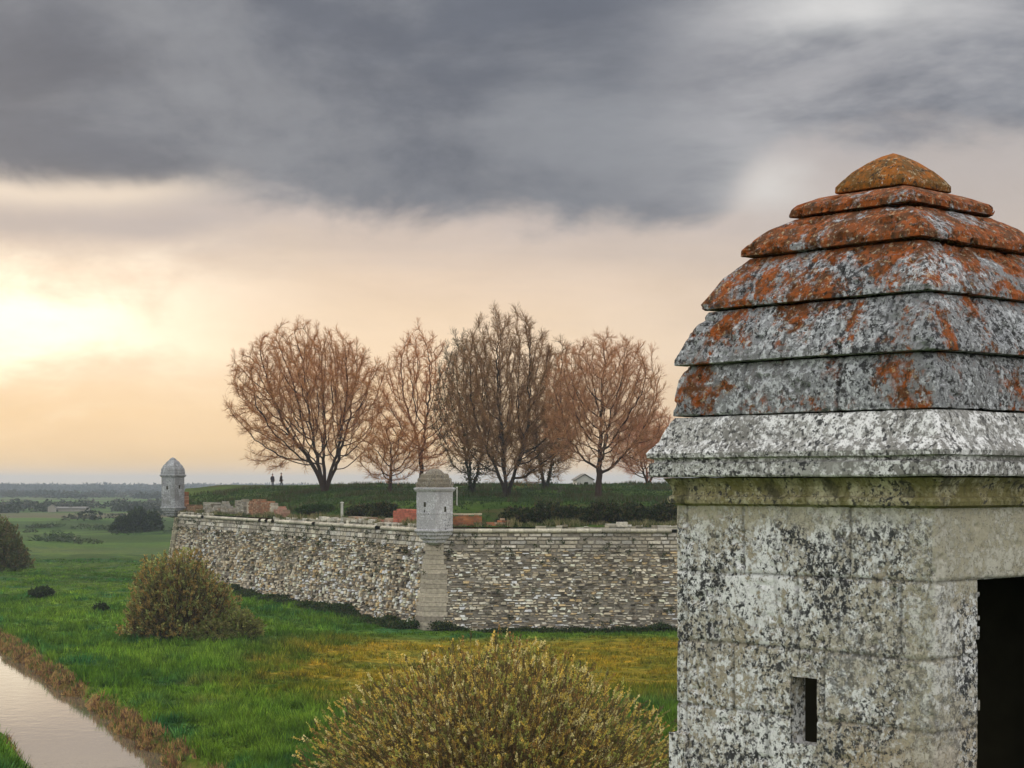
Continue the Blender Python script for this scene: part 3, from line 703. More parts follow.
# ------------------------------------------------------------------ brick parapet ruins, posts
def on_wall(px, A, B, back):
    """point on the parapet line set back from the wall A->B under picture column px"""
    d = (B-A)/np.linalg.norm(B-A); nrm = np.array([-d[1], d[0]]); A2 = A-nrm*back
    k = (px-CX)/F; t_ = (k*A2[1]-A2[0])/(d[0]-k*d[1]); return A2+d*t_, d
BR = np.array([[.36, .14, .075], [.30, .115, .06], [.40, .18, .10], [.24, .11, .07], [.42, .24, .15]])
def brick_block(px0, px1, ztop, label, A, B, back=1.3, depth=.7, rubble=False, quoin=(False, False), red=1.0, name='brick_parapet', cat='wall', grp='ruined brick parapets on the wall top', broken=.45, cap=False, colset=None):
    (p0, d), (p1, _) = on_wall(px0, A, B, back), on_wall(px1, A, B, back)
    if np.dot(p1-p0, d) < 0: p0, p1 = p1, p0; quoin = quoin[::-1]
    L = np.linalg.norm(p1-p0); ang = math.atan2(d[1], d[0]); z0 = CZ-.05
    e = empty(name, (p0[0], p0[1], z0), label, cat, grp, rz=ang); H = ztop-z0
    cs = BR if colset is None else colset
    mb = MB(); mb.box(.02, L-.02, -depth/2+.02, depth/2-.02, 0, H*(1-broken)-.02, c=(.26, .17, .11))
    z = 0; k = 0
    bh, bl = .16, .42
    while z < H:
        s = -(k % 2)*bl/2
        while s < L:
            s0, s1 = max(s, 0), min(s+bl, L); s += bl
            lim = H*(1.08-broken*(float(fbm(s0*.8+px0, 0, 0, 2, 8))*1.6+random.random()*.25))
            if s1-s0 < .04 or z+bh > lim+.08: continue
            q = (quoin[0] and s0 < .38) or (quoin[1] and s1 > L-.38)
            cc = (np.array([.52, .46, .36]) if q else cs[random.randrange(len(cs))]*np.array([red, 1, 1]))*random.uniform(.75, 1.15)
            j = random.uniform(-.015, .015)
            for y0, y1 in ((-depth/2+j, -.02), (.02, depth/2+j)):
                mb.box(s0+.012, s1-.012, y0, y1, z+.012, z+bh-.01, c=cc)
        z += bh; k += 1
    mb.build('brickwork', M['brick'], e)
    if cap:
        mb = MB(); s = 0
        while s < L:
            ln = min(random.uniform(.5, .9), L-s); hz_ = H-.06+random.uniform(-.03, .01); (random.random() < .78) and mb.box(s+.01, s+ln-.01, -depth/2-.06, depth/2+.06, hz_, hz_+random.uniform(.08, .14), c=np.array([.50, .42, .30])*random.uniform(.7, 1.1)); s += ln
        mb.build('coping', M['brick'], e)
    return e
RUB = ASH*.6
MC1, FC1 = MC, FC
brick_block(172, 186, -1.05, 'short orange brick pier with pale corner stones right beside the far left turret', MC1, FC1, 1.2, quoin=(True, False), broken=.08)
brick_block(190, 200, -2.1, 'low dark brown brick stub second from the far left turret', MC1, FC1, 1.2, red=.7, broken=.35)
brick_block(206, 233, -1.75, 'heap-topped pale rubble parapet piece between brown stubs near the far left turret', MC1, FC1, 1.2, colset=RUB, broken=.5, name='rubble_parapet')
brick_block(238, 247, -1.65, 'narrow pale stone parapet pier left of the long brown brick piece', MC1, FC1, 1.2, colset=RUB, broken=.12, name='stone_pier')
brick_block(250, 275, -1.75, 'long brown brick parapet piece with pale pier ends, below the two people', MC1, FC1, 1.3, quoin=(True, True), broken=.14, red=.85)
brick_block(277, 287, -2.0, 'low pinkish brick piece right end of the brown parapet', MC1, FC1, 1.1, colset=np.array([[.42, .25, .19], [.38, .2, .14]]), broken=.35)
brick_block(352, 378, -2.75, 'low pinkish rubble strip before the leftmost tree', MC1, FC1, .9, colset=np.array([[.38, .24, .16], [.4, .34, .26]]), broken=.3, name='rubble_parapet')
brick_block(382, 396, -2.6, 'small pale and red rubble piece left of the red brick block', MC1, FC1, 1.0, colset=np.array([[.40, .3, .22], [.34, .14, .09]]), broken=.5, name='rubble_parapet')
brick_block(397, 417, -2.15, 'bright red brick block just left of the middle turret', MC1, FC1, 1.1, colset=np.array([[.46, .13, .08], [.40, .12, .075]]), broken=.10)
brick_block(486, 513, -2.6, 'low broken orange brick stub beside the left end of the dark scrub row', RC, MC1, 1.3, broken=.5, colset=np.array([[.40, .16, .08], [.30, .12, .06], [.44, .30, .2]]))
brick_block(453, 482, -2.45, 'orange brick parapet piece with pale coping touching the right side of the middle turret', RC, MC1, 1.2, broken=.14, cap=True, colset=np.array([[.42, .17, .07], [.34, .13, .06], [.26, .12, .07]]))
# posts
def post(px, py0, py1, Y, r, label, name='marker_post', mat=None):
    x, y, z0 = at(px, py1, Y); zt = at(px, py0, Y)[2]
    z0 = min(z0, float(rise(x, y)))-.05
    e = empty(name, (x, y, z0), label, 'post'); mb = MB()
    tubes(mb, [(0, 0, 0)], [(0, 0, zt-z0)], r, r*.85, 8, c=(.5, .48, .42)); mb.build('shaft', M['brick'], e)
    mb = MB(); tubes(mb, [(0, 0, zt-z0), (0, 0, zt-z0+.06)], [(0, 0, zt-z0+.06), (0, 0, zt-z0+.12)], [r*1.35, r*1.35], [r*1.35, .01], 8, c=(.55, .53, .47)); mb.build('post_cap', M['brick'], e)
p_, _ = on_wall(340, MC, FC, 1.2)
post(342, 503, 515, p_[1]+1.5, .13, 'short white post on the wall top before the leftmost tree')
post(457, 488, 503, 152, .05, 'thin pale post in the grass right of the middle turret')
# white stone
def boulder(px, py, Y, r, label, c):
    x, y, z = at(px, py, Y); e = tag(None or bpy.data.objects.new('stone_block', None), label, 'stone'); bpy.data.objects.remove(e)
    mb = MB(); u = np.linspace(0, 2*PI, 14)[:-1]; v = np.linspace(-.35, PI/2, 6)
    U, W = np.meshgrid(u, v); rr = r*(.75+.5*fbm(np.cos(U)*2+px, np.sin(U)*2, W*2, 2, 12))
    V = np.stack([rr*np.cos(U)*np.cos(W)*1.5, rr*np.sin(U)*np.cos(W), rr*np.sin(W)*.75], -1); idx = np.arange(V.size//3).reshape(U.shape); nx_ = np.roll(idx, -1, 1)
    mb.add(V.reshape(-1, 3), np.stack([idx[:-1], nx_[:-1], nx_[1:], idx[1:]], -1).reshape(-1, 4), c=c)
    o = mb.build('stone_block', M['brick']); o.location = (x, y, float(rise(x, y))+r*.15); return tag(o, label, 'stone')
boulder(545, 510, 146, .55, 'whitish stone block lying among dark scrub on the right part of the wall', (.5, .5, .44))

# white hut on the rampart
hx, hy, hz = at(583, 488, 228)
hut = empty('hut', (hx, hy, float(rise(hx, hy))-.45), 'small whitewashed hut with dark opening behind the rightmost big tree', 'hut', rz=.12)
mb = MB(); hw, hd_, hh = 1.05, 1.5, 1.15
mb.box(-hw, -.05, -hd_, hd_, 0, hh); mb.box(.45, hw, -hd_, hd_, 0, hh); mb.box(-.05, .45, -hd_, hd_, 0, .35); mb.box(-.05, .45, -hd_, hd_, .85, hh); mb.box(-.05, .45, -hd_+.5, hd_, .35, .85)
mb.add([(-hw, -hd_, hh), (hw, -hd_, hh), (0, -hd_, hh+.6), (-hw, hd_, hh), (hw, hd_, hh), (0, hd_, hh+.6)], T=[[0, 1, 2], [3, 5, 4]])
mb.build('wall', M['whitewash'], hut)
mb = MB(); mb.box(-.05, .45, -hd_+.35, -hd_+.49, .35, .85); mb.build('window', M['inside'], hut)
mb = MB()
for s_ in (-1, 1): mb.add([(0, -hd_-.15, hh+.66), (0, hd_+.15, hh+.66), (s_*(hw+.18), hd_+.15, hh-.08), (s_*(hw+.18), -hd_-.15, hh-.08), (0, -hd_-.15, hh+.76), (0, hd_+.15, hh+.76), (s_*(hw+.18), hd_+.15, hh+.02), (s_*(hw+.18), -hd_-.15, hh+.02)], [[0, 1, 2, 3], [7, 6, 5, 4], [0, 3, 7, 4], [1, 5, 6, 2], [2, 6, 7, 3]])
mb.build('roof', M['tiles'], hut)

# ------------------------------------------------------------------ people
def person(px, py, Y, label, H, coat, legs, lean, stride, face, bag=False):
    x, y, z = at(px, py, Y); z = float(rise(x, y)); 
    k = H/1.75
    J = {'pel': (0, 0, .92), 'chest': (lean*.4, 0, 1.22), 'neck': (lean*.6, 0, 1.46), 'sh': (lean*.55, 0, 1.38), 'head0': (lean*.65, 0, 1.56), 'head1': (lean*.7, -.01, 1.68),
         'hipL': (.02, .10, .88), 'kneeL': (stride*.5+.03, .11, .49), 'ankL': (stride*.55, .11, .08), 'toeL': (stride*.55+.16, .12, .035),
         'hipR': (.02, -.10, .88), 'kneeR': (-stride*.25+.03, -.11, .49), 'ankR': (-stride*.6, -.11, .08), 'toeR': (-stride*.6+.16, -.12, .035),
         'shL': (lean*.5, .19, 1.38), 'elL': (-.06, .25, 1.10), 'wrL': (.08, .23, .87), 'haL': (.12, .22, .79),
         'shR': (lean*.5, -.19, 1.38), 'elR': (-.03, -.25, 1.10), 'wrR': (.14, -.22, .92), 'haR': (.20, -.21, .86)}
    rad = {'pel': .155, 'chest': .165, 'sh': .12, 'neck': .062, 'head0': .085, 'head1': .098, 'hipL': .10, 'hipR': .10, 'kneeL': .068, 'kneeR': .068, 'ankL': .048, 'ankR': .048, 'toeL': .042, 'toeR': .042,
           'shL': .075, 'shR': .075, 'elL': .055, 'elR': .055, 'wrL': .036, 'wrR': .036, 'haL': .042, 'haR': .042}
    E = [('pel', 'chest'), ('chest', 'sh'), ('sh', 'neck'), ('neck', 'head0'), ('head0', 'head1'), ('pel', 'hipL'), ('hipL', 'kneeL'), ('kneeL', 'ankL'), ('ankL', 'toeL'),
         ('pel', 'hipR'), ('hipR', 'kneeR'), ('kneeR', 'ankR'), ('ankR', 'toeR'), ('sh', 'shL'), ('shL', 'elL'), ('elL', 'wrL'), ('wrL', 'haL'), ('sh', 'shR'), ('shR', 'elR'), ('elR', 'wrR'), ('wrR', 'haR')]
    ks = list(J)
    # fingers: short chains rooted in each palm
    for sd, sg in (('L', 1), ('R', -1)):
        hx_, hy_, hz_ = J['ha'+sd]
        for f_, (dx_, dl) in enumerate(((.030, .07), (.010, .08), (-.010, .075), (-.028, .06))):
            a1, a2 = f'f{sd}{f_}a', f'f{sd}{f_}b'
            J[a1] = (hx_+dx_+.01, hy_, hz_-dl*.55); J[a2] = (hx_+dx_+.03, hy_-sg*.01, hz_-dl); rad[a1] = .010; rad[a2] = .008; E += [('ha'+sd, a1), (a1, a2)]
        J[f't{sd}'] = (hx_+.055, hy_-sg*.02, hz_-.02); rad[f't{sd}'] = .010; E.append(('ha'+sd, f't{sd}'))
    ks = list(J)
    me = bpy.data.meshes.new('person'); me.from_pydata([tuple(v*k for v in J[n]) for n in ks], [(ks.index(a), ks.index(b)) for a, b in E], [])
    ob = bpy.data.objects.new('person', me); COL.objects.link(ob); sk = ob.modifiers.new('skin', 'SKIN')
    me.skin_vertices.new() if not me.skin_vertices else None
    for i, n in enumerate(ks): me.skin_vertices[0].data[i].radius = (rad[n]*k*(1.25 if n in ('chest', 'sh') else 1), rad[n]*k)
    me.skin_vertices[0].data[0].use_root = True; ob.modifiers.new('sub', 'SUBSURF').levels = 1
    dg = bpy.context.evaluated_depsgraph_get(); m2 = bpy.data.meshes.new_from_object(ob.evaluated_get(dg)); ob.modifiers.clear(); ob.data = m2
    n = len(m2.vertices); co = np.zeros(n*3); m2.vertices.foreach_get('co', co); co = co.reshape(-1, 3)/k
    col = np.tile(np.array(coat), (n, 1)); col[co[:, 2] < .90] = legs; col[co[:, 2] < .09] = (.03, .025, .02)
    skn = (co[:, 2] > 1.46) | ((np.abs(co[:, 1]) > .17) & (co[:, 2] < .88) & (co[:, 2] > .66)); col[skn] = (.42, .25, .18)
    ca = m2.color_attributes.new('tint', 'FLOAT_COLOR', 'POINT'); ca.data.foreach_set('color', np.concatenate([col, np.ones((n, 1))], 1).astype(np.float32).ravel())
    m2.materials.append(M['cloth']); m2.polygons.foreach_set('use_smooth', [True]*len(m2.polygons))
    ob.location = (x, y, z); ob.rotation_euler = (0, 0, face); tag(ob, label, 'person', 'people strolling on the rampart')
    # hair
    mb = MB(); u = np.linspace(0, 2*PI, 13)[:-1]; v = np.linspace(-.15, PI/2, 6); U, W = np.meshgrid(u, v)
    hc = np.array(J['head1'])*k; V = np.stack([np.cos(U)*np.cos(W)*.105*k-.022, np.sin(U)*np.cos(W)*.10*k, np.sin(W)*.115*k], -1)+hc
    idx = np.arange(72).reshape(6, 12); nx_ = np.roll(idx, -1, 1); mb.add(V.reshape(-1, 3), np.stack([idx[:-1], nx_[:-1], nx_[1:], idx[1:]], -1).reshape(-1, 4), c=(.03, .02, .015))
    mb.build('hair', M['cloth'], ob, True)
    # coat skirt following the hips
    mb = MB(); zs = [1.22, 1.0, .85, .70]; rs = [(.17, .22), (.175, .20), (.20, .22), (.22, .24)]; V = []
    for zc, (ra, rb) in zip(zs, rs):
        for a_ in u: V.append(((math.cos(a_)*ra+lean*.3*(zc-.7))*k, math.sin(a_)*rb*k, zc*k))
    V = np.array(V); idx = np.arange(48).reshape(4, 12); nx_ = np.roll(idx, -1, 1); mb.add(V, np.stack([idx[:-1], idx[1:], nx_[1:], nx_[:-1]], -1).reshape(-1, 4), c=coat)
    mb.build('coat', M['cloth'], ob, True)
    return ob
person(272.5, 487, 237, 'person in a dark jacket standing on the grass, left of the two', 1.76, (.035, .03, .035), (.03, .03, .04), .02, .10, 1.2)
person(281, 488, 235, 'person in a dark brown coat walking on the grass, right of the two', 1.86, (.030, .018, .014), (.022, .02, .022), .06, .32, .35)

# ------------------------------------------------------------------ bare trees by space colonisation
def colonize(att, trunk, step, infl, kill, iters=160, rnd=.12):
    P = [np.array(p, float) for p in trunk[0]]; par = list(trunk[1]); P = np.array(P); par = list(par)
    att = att.copy(); alive = np.ones(len(att), bool)
    nd = np.full(len(att), 1e9); ni = np.zeros(len(att), int)
    def upd(i0):
        new = P[i0:]
        for s in range(0, len(new), 400):
            d = np.linalg.norm(att[:, None]-new[None, s:s+400], axis=2); j = d.argmin(1); dm = d[np.arange(len(att)), j]; b_ = dm < nd
            nd[b_] = dm[b_]; ni[b_] = j[b_]+i0+s
    upd(0)
    for it in range(iters):
        act = alive & (nd < infl)
        if not act.any(): break
        kc = np.bincount(np.maximum(par, 0), minlength=len(P)); ids = ni[act]; dv = att[act]-P[ids]; dv /= np.linalg.norm(dv, axis=1, keepdims=True)+1e-9
        acc = np.zeros((len(P), 3)); np.add.at(acc, ids, dv); src = np.unique(ids)
        v = acc[src]; ln = np.linalg.norm(v, axis=1); ok = ln > .05; src = src[ok]; v = v[ok]/ln[ok][:, None]; k3 = kc[src] < 3; src = src[k3]; v = v[k3]
        if not len(src): break
        v += rng.normal(0, rnd, v.shape); v /= np.linalg.norm(v, axis=1, keepdims=True)
        new = P[src]+v*step; i0 = len(P); P = np.concatenate([P, new]); par += list(src)
        upd(i0); alive &= nd > kill
        if len(P) > 16000: break
    return P, np.array(par)
def tree(px, py, Y, label, crown, natt, nstems, fork, col_t, col_w, name='bare_tree', twl=.9, tw=5, ivy=0, step=.55, trunk_w=1.12, spread=.35, group='bare trees on the bastion', depth=.85, twr=.0125, seed=1):
    global rng
    rng_old = rng; rng = np.random.default_rng(seed)
    s = Y/F; bx, by, _ = at(px, py, Y); bz = float(rise(bx, by))-.15
    e = empty(name, (bx, by, bz), label, 'tree', group)
    att = []
    tot = sum(c_[2]*c_[3]*c_[2] for c_ in crown)
    for cx_, cy_, rx, ry in crown:
        n = int(natt*2.1*rx*ry*rx/tot); v = rng.normal(size=(n, 3)); v /= np.linalg.norm(v, axis=1, keepdims=True); r = rng.random(n)**(1/2.2)
        # knobbly outline
        r *= .72+.56*fbm(v[:, 0]*2.6+px, v[:, 1]*2.6, v[:, 2]*2.6, 3, 44)
        v = v*r[:, None]
        v = v*np.array([1.07, 1.0, 1.06]); att.append(np.stack([((cx_-px)+v[:, 0]*rx)*s, v[:, 1]*rx*s*depth, ((py-cy_)+v[:, 2]*ry)*s], 1))
    att = np.concatenate(att); att = att[att[:, 2] > .8]
    T = [(0, 0, 0)]; par = [-1]; fk = fork*s
    for k in range(nstems):
        a_ = 2*PI*k/nstems+seed; ln = max(2, int(fk/step)); prev = 0
        tx_, ty_ = (math.cos(a_)*spread, math.sin(a_)*spread) if nstems > 1 else (0.03, 0)
        for j in range(1, ln+1):
            q = j*step; T.append((tx_*q*(.6+.4*j/ln)+(.12*math.cos(a_) if nstems > 1 else 0)+rng.normal(0, .03), ty_*q+(.12*math.sin(a_) if nstems > 1 else 0)+rng.normal(0, .03), q)); par.append(prev); prev = len(T)-1
    P, par = colonize(att, (T, par), step, step*16, step*1.25)
    n = len(P); rad = np.zeros(n); kids = np.zeros(n, int)
    for i in range(n-1, 0, -1): kids[par[i]] += 1
    ex = 2.35; acc = np.zeros(n); tip = .020
    for i in range(n-1, -1, -1):
        if acc[i] == 0: acc[i] = tip**ex
        rad[i] = acc[i]**(1/ex)
        if par[i] >= 0: acc[par[i]] += acc[i]
    rad *= trunk_w
    # smooth kinks
    for _ in range(2):
        Q_ = P.copy(); i = np.arange(1, n); Q_[i] = P[i]*.6+P[par[i]]*.2
        ch = np.zeros((n, 3)); cn = np.zeros(n); np.add.at(ch, par[i], P[i]); np.add.at(cn, par[i], 1)
        has = cn > 0; Q_[has] += .2*ch[has]/cn[has][:, None]; Q_[~has] = P[~has]; Q_[0] = P[0]; P = Q_
    i = np.arange(1, n); big = rad[i] > .05; ib = i[big]; ism = i[~big]
    flare = lambda z: 1+.55*np.exp(-np.maximum(z, 0)/.7)
    mb = MB(); tubes(mb, P[par[ib]], P[ib], np.minimum(rad[par[ib]], rad[ib]*1.25)*flare(P[par[ib]][:, 2]), rad[ib]*flare(P[ib][:, 2]), 7, c=np.array(col_t)); mb.build('trunk', M['bark'], e)
    mb = MB(); tubes(mb, P[par[ism]], P[ism], np.minimum(rad[par[ism]], rad[ism]*1.3), rad[ism], 3, c=np.array(col_t)*.7+np.array(col_w)*.3)
    # fine twigs
    src = ism[rad[ism] < .050]; src = np.repeat(src, tw+3); d0 = P[src]-P[par[src]]; d0 /= np.linalg.norm(d0, axis=1, keepdims=True)+1e-9
    def tw_dir(d, k): v = d+rng.normal(0, k, d.shape)+np.array([0, 0, .22]); return v/np.linalg.norm(v, axis=1, keepdims=True)
    f_ = rng.random((len(src), 1)); A = P[par[src]]*(1-f_)+P[src]*f_; d1 = tw_dir(d0, .55); B = A+d1*(twl*(.4+.8*rng.random((len(src), 1)))); tubes(mb, A, B, twr, twr*.7, 3, c=np.array(col_w))
    A2 = np.repeat(A*.45+B*.55, 2, 0); d2 = tw_dir(np.repeat(d1, 2, 0), .5); B2_ = A2+d2*(twl*.55*(.4+.8*rng.random((len(A2), 1)))); tubes(mb, A2, B2_, twr*.75, twr*.5, 3, c=np.array(col_w)*1.1)
    mb.build('crown', M['twig'], e)
    if ivy:
        ib2 = i[(rad[i] > .06) & (P[i][:, 2] < ivy)]
        sr = np.repeat(ib2, 26); q = P[sr]+rng.normal(0, 1, (len(sr), 3))*(rad[sr][:, None]*1.1+.16)
        mb = MB(); leaves(mb, q, rng.normal(size=(len(q), 3)), .22, .16, c=np.array([.030, .050, .014])); mb.build('ivy', M['leaf'], e)
    rng = rng_old
    return e
DK = (.050, .030, .020); RD = (.52, .235, .08)
tree(325, 490, 205, 'broad round bare tree standing furthest left, several low forking stems', [(306, 392, 74, 66), (345, 400, 42, 62), (275, 448, 26, 24)], 2600, 5, 30, DK, RD, spread=.42, seed=3, tw=5)
tree(421, 487, 215, 'slender open bare tree rising behind the middle turret', [(418, 385, 35, 58), (432, 430, 28, 44), (400, 405, 26, 48)], 1100, 2, 45, DK, (.55, .23, .07), spread=.10, seed=5, twl=.8)
tree(390, 485, 200, 'small low bare tree between the leftmost tree and the middle turret', [(392, 444, 36, 32)], 420, 1, 24, DK, RD, seed=8, twl=.8, step=.5)
tree(507, 497, 185, 'tallest bare tree with many stems right of the middle turret', [(504, 372, 50, 62), (512, 430, 62, 48), (480, 400, 36, 56)], 2600, 5, 32, (.038, .028, .018), (.30, .155, .06), spread=.30, seed=12, ivy=0, tw=5)
tree(472, 494, 195, 'dark dense bare tree with ivied stems directly right of the middle turret', [(464, 405, 32, 70), (478, 440, 30, 40)], 1300, 3, 30, (.03, .026, .016), (.13, .085, .036), spread=.18, seed=17, ivy=13, tw=5)
tree(546, 491, 205, 'dark slim bare tree between the tallest and the rightmost big tree', [(550, 402, 38, 62), (540, 440, 36, 42)], 1000, 2, 36, (.034, .028, .018), (.30, .15, .05), spread=.15, seed=19, ivy=7)
tree(598, 499, 175, 'round bare tree with a single clear trunk, nearest the big turret', [(606, 398, 58, 66), (570, 412, 28, 46), (636, 425, 30, 42)], 2300, 1, 28, (.045, .028, .020), (.52, .26, .12), seed=23, tw=5)
tree(648, 486, 232, 'low reddish bare tree half hidden behind the big turret', [(650, 446, 40, 34)], 700, 3, 14, (.045, .028, .020), (.50, .20, .09), seed=29, twl=1.1, spread=.4)

# ------------------------------------------------------------------ bushes
def bush(px, Y, rx, h, label, base_z, nshoot, nleaf, lc, sc, leafsz=(.09, .05), name='bush', cat='bush', group=None, ry=None, shoot=1.2, core=True, upright=.9, X=None, seed=1, r_in=.55, thick=.012, lobes=.35):
    global rng
    old = rng; rng = np.random.default_rng(seed)
    x = (px-CX)/F*Y if X is None else X; ry = ry or rx
    e = empty(name, (x, Y, base_z), label, cat, group)
    def dome(n, rmin, rmax, zmin=.02):
        v = rng.normal(size=(n, 3)); v[:, 2] = np.abs(v[:, 2])*1.0+zmin; v /= np.linalg.norm(v, axis=1, keepdims=True)
        lob = 1-lobes/2+lobes*fbm(v[:, 0]*2.3+seed*3.1, v[:, 1]*2.3, v[:, 2]*2.3, 3, 20)*1.0
        r = (rmin+(rmax-rmin)*rng.random(n))*lob
        return v*r[:, None]*np.array([rx, ry, h]), v
    # main limbs from the base
    nl = 46; tp, tv = dome(nl, .45, .8); mb = MB(); A = np.zeros((nl, 3)); A[:, :2] = rng.normal(0, .06*rx, (nl, 2)); mid = (A+tp)/2+np.array([0, 0, .08*h])
    tubes(mb, A, mid, .012*h+.01, .008*h+.008, 5, c=np.array(sc)); tubes(mb, mid, tp, .008*h+.008, .01, 4, c=np.array(sc))
    a2 = np.repeat(mid, 5, 0); t2, _ = dome(nl*5, .5, .9); t2 = a2+(t2-a2)*.0+(np.repeat(tp, 5, 0)-a2)*.6+rng.normal(0, .13*rx, (nl*5, 3)); tubes(mb, a2, t2, .012, .007, 3, c=np.array(sc)*1.1)
    mb.build('stems', M['bark'], e)
    S, v = dome(nshoot, r_in, .92); d = v*np.array([1, 1, 1.])+np.array([0, 0, upright]); d += rng.normal(0, .28, d.shape); d /= np.linalg.norm(d, axis=1, keepdims=True)
    ln = shoot*(.5+.7*rng.random((nshoot, 1))); S = S-d*ln*.5; S[:, 2] = np.maximum(S[:, 2], .02); E_ = S+d*ln; Mx = (S+E_)/2+rng.normal(0, .05*shoot, S.shape)
    mb = MB(); tubes(mb, S, Mx, thick, thick*.8, 3, c=np.array(sc)*1.3); tubes(mb, Mx, E_, thick*.8, thick*.5, 3, c=np.array(sc)*1.5); mb.build('twigs', M['twig'], e)
    k = np.repeat(np.arange(nshoot), nleaf); f_ = .25+.75*rng.random((len(k), 1)); p = Mx[k]*(1-f_)+E_[k]*f_; ld = d[k]+rng.normal(0, .6, (len(k), 3))
    ci = rng.integers(0, len(lc), nshoot)[k]; cc = np.array(lc)[ci]*(.7+.6*rng.random((len(k), 1)))
    mb = MB(); V0 = mb; leaves(mb, p, ld, leafsz[0]*(.6+.8*rng.random(len(k))), leafsz[1]); mb.C = [np.repeat(cc, 4, 0)]
    mb.build('foliage', M['leaf'], e)
    rng = old
    return e
GOLD = [(.78, .58, .13), (.62, .49, .11), (.44, .46, .11), (.80, .70, .34), (.24, .24, .06), (.36, .21, .06), (.10, .085, .03)]
bush(498, 60, 7.3, 6.3, 'large rounded golden budding willow bush in the foreground beside the turret', GZ, 14000, 23, GOLD, (.12, .075, .035), (.068, .042), ry=6.5, upright=.45, shoot=.78, seed=4, r_in=.42, thick=.010, lobes=.32)
OLV = [(.28, .24, .07), (.34, .23, .07), (.22, .24, .06), (.34, .36, .12), (.34, .22, .06), (.12, .11, .035)]
bush(181, 131, 4.55, 6.4, 'rounded brownish bush with dark stems before the left end of the wall', GZ, 4200, 10, OLV, (.055, .035, .028), (.20, .12), shoot=1.4, seed=6, r_in=.35, thick=.016, lobes=.4)
bush(238, 129, 1.8, 2.4, 'small low olive bush touching the right side of the brownish bush', GZ, 700, 9, [(.20, .24, .05), (.26, .25, .07), (.16, .15, .04)], (.05, .04, .025), (.18, .11), shoot=.9, seed=9)
bush(215, 128, 2.0, 1.6, 'lowest olive shrub at the front of the brownish bush', GZ, 400, 9, [(.17, .20, .05), (.22, .20, .06)], (.05, .04, .025), (.18, .11), shoot=.8, seed=10)
DG = [(.030, .050, .014), (.045, .065, .018), (.022, .034, .012)]
OL2 = [(.13, .14, .045), (.10, .12, .04), (.16, .13, .05)]
bush(-6, 232, 4.6, 6.8, 'dull green rounded tree cut by the left edge of the picture', GZ-.2, 2400, 9, OL2, (.04, .03, .022), (.32, .20), shoot=1.8, seed=14, name='marsh_tree', cat='tree')
for k, (px_, Y_, rx_, h_, lab) in enumerate(((138, 415, 3.6, 5.6, 'tallest dark green bush of the clump left of the far turret'), (124, 412, 2.8, 3.6, 'low dark bush at the left end of the clump by the far turret'), (151, 425, 2.8, 4.6, 'dark bush at the right end of the clump touching the far turret'))):
    bush(px_, Y_, rx_, h_, lab, float(ground_z((px_-CX)/F*Y_, Y_))-.2, 600, 8, DG, (.03, .025, .02), (.55, .4), shoot=1.4, seed=30+k, group='dark bushes beyond the far turret', thick=.02)
bush(42, 178, 1.1, .9, 'small dark green tuft bush alone in the left meadow', float(ground_z(-46.5, 178))-.05, 160, 9, DG, (.03, .025, .02), (.25, .18), shoot=.8, seed=41)
bush(101, 158, .6, .7, 'tiny dark shrub in the grass left of the brownish bush', float(ground_z(-36, 158))-.05, 90, 9, DG, (.03, .025, .02), (.2, .14), shoot=.5, seed=42)
# scrub on the wall top
HG = [(.028, .045, .012), (.020, .032, .010), (.055, .070, .020), (.09, .075, .03)]
scr = [(350, 384, 'L', 1.2, 'dark green scrub clump on the wall top under the leftmost tree'), (372, 400, 'L', 1.35, 'dark scrub hanging on the wall top left of the red brick block'), (300, 336, 'L', 1.1, 'low green scrub on the wall top between brick pieces and white post')]
for k, (a_, b_, wch, hh, lab) in enumerate(scr):
    p0, d_ = on_wall((a_+b_)/2, MC, FC, 2.6); w_ = (b_-a_)/2/F*p0[1]*1.3
    bush(0, p0[1], w_, hh, lab, float(rise(p0[0], p0[1]))-.1, 600, 9, HG if k < 2 else [(.03, .07, .014), (.05, .08, .02)], (.03, .025, .02), (.16, .12), shoot=.5, X=p0[0], seed=50+k, group='scrub on the wall top', ry=1.3, name='scrub', cat='scrub')
names = ['left end of the dark scrub row, beside the low orange brick stub', 'second dark scrub from the low orange brick stub, under the slim tree', 'dark scrub just left of the trunk of the round tree nearest the turret', 'dark scrub below the trunk of the round tree nearest the turret', 'olive dark scrub second from the big turret on the wall top', 'dark scrub on the wall top touching the big turret outline']
for k, px_ in enumerate((520, 548, 577, 606, 634, 662)):
    p0, d_ = on_wall(px_, RC, MC, 2.7); 
    bush(0, p0[1], 1.9+.3*(k % 2), (1.15, 1.6, 1.25, 1.75, 1.3, 1.65)[k], names[k], float(rise(p0[0], p0[1]))-.15, 800, 9, HG, (.03, .025, .02), (.15, .11), shoot=.45, X=p0[0], seed=60+k, group='scrub on the wall top', ry=1.2, name='scrub', cat='scrub', lobes=.9)

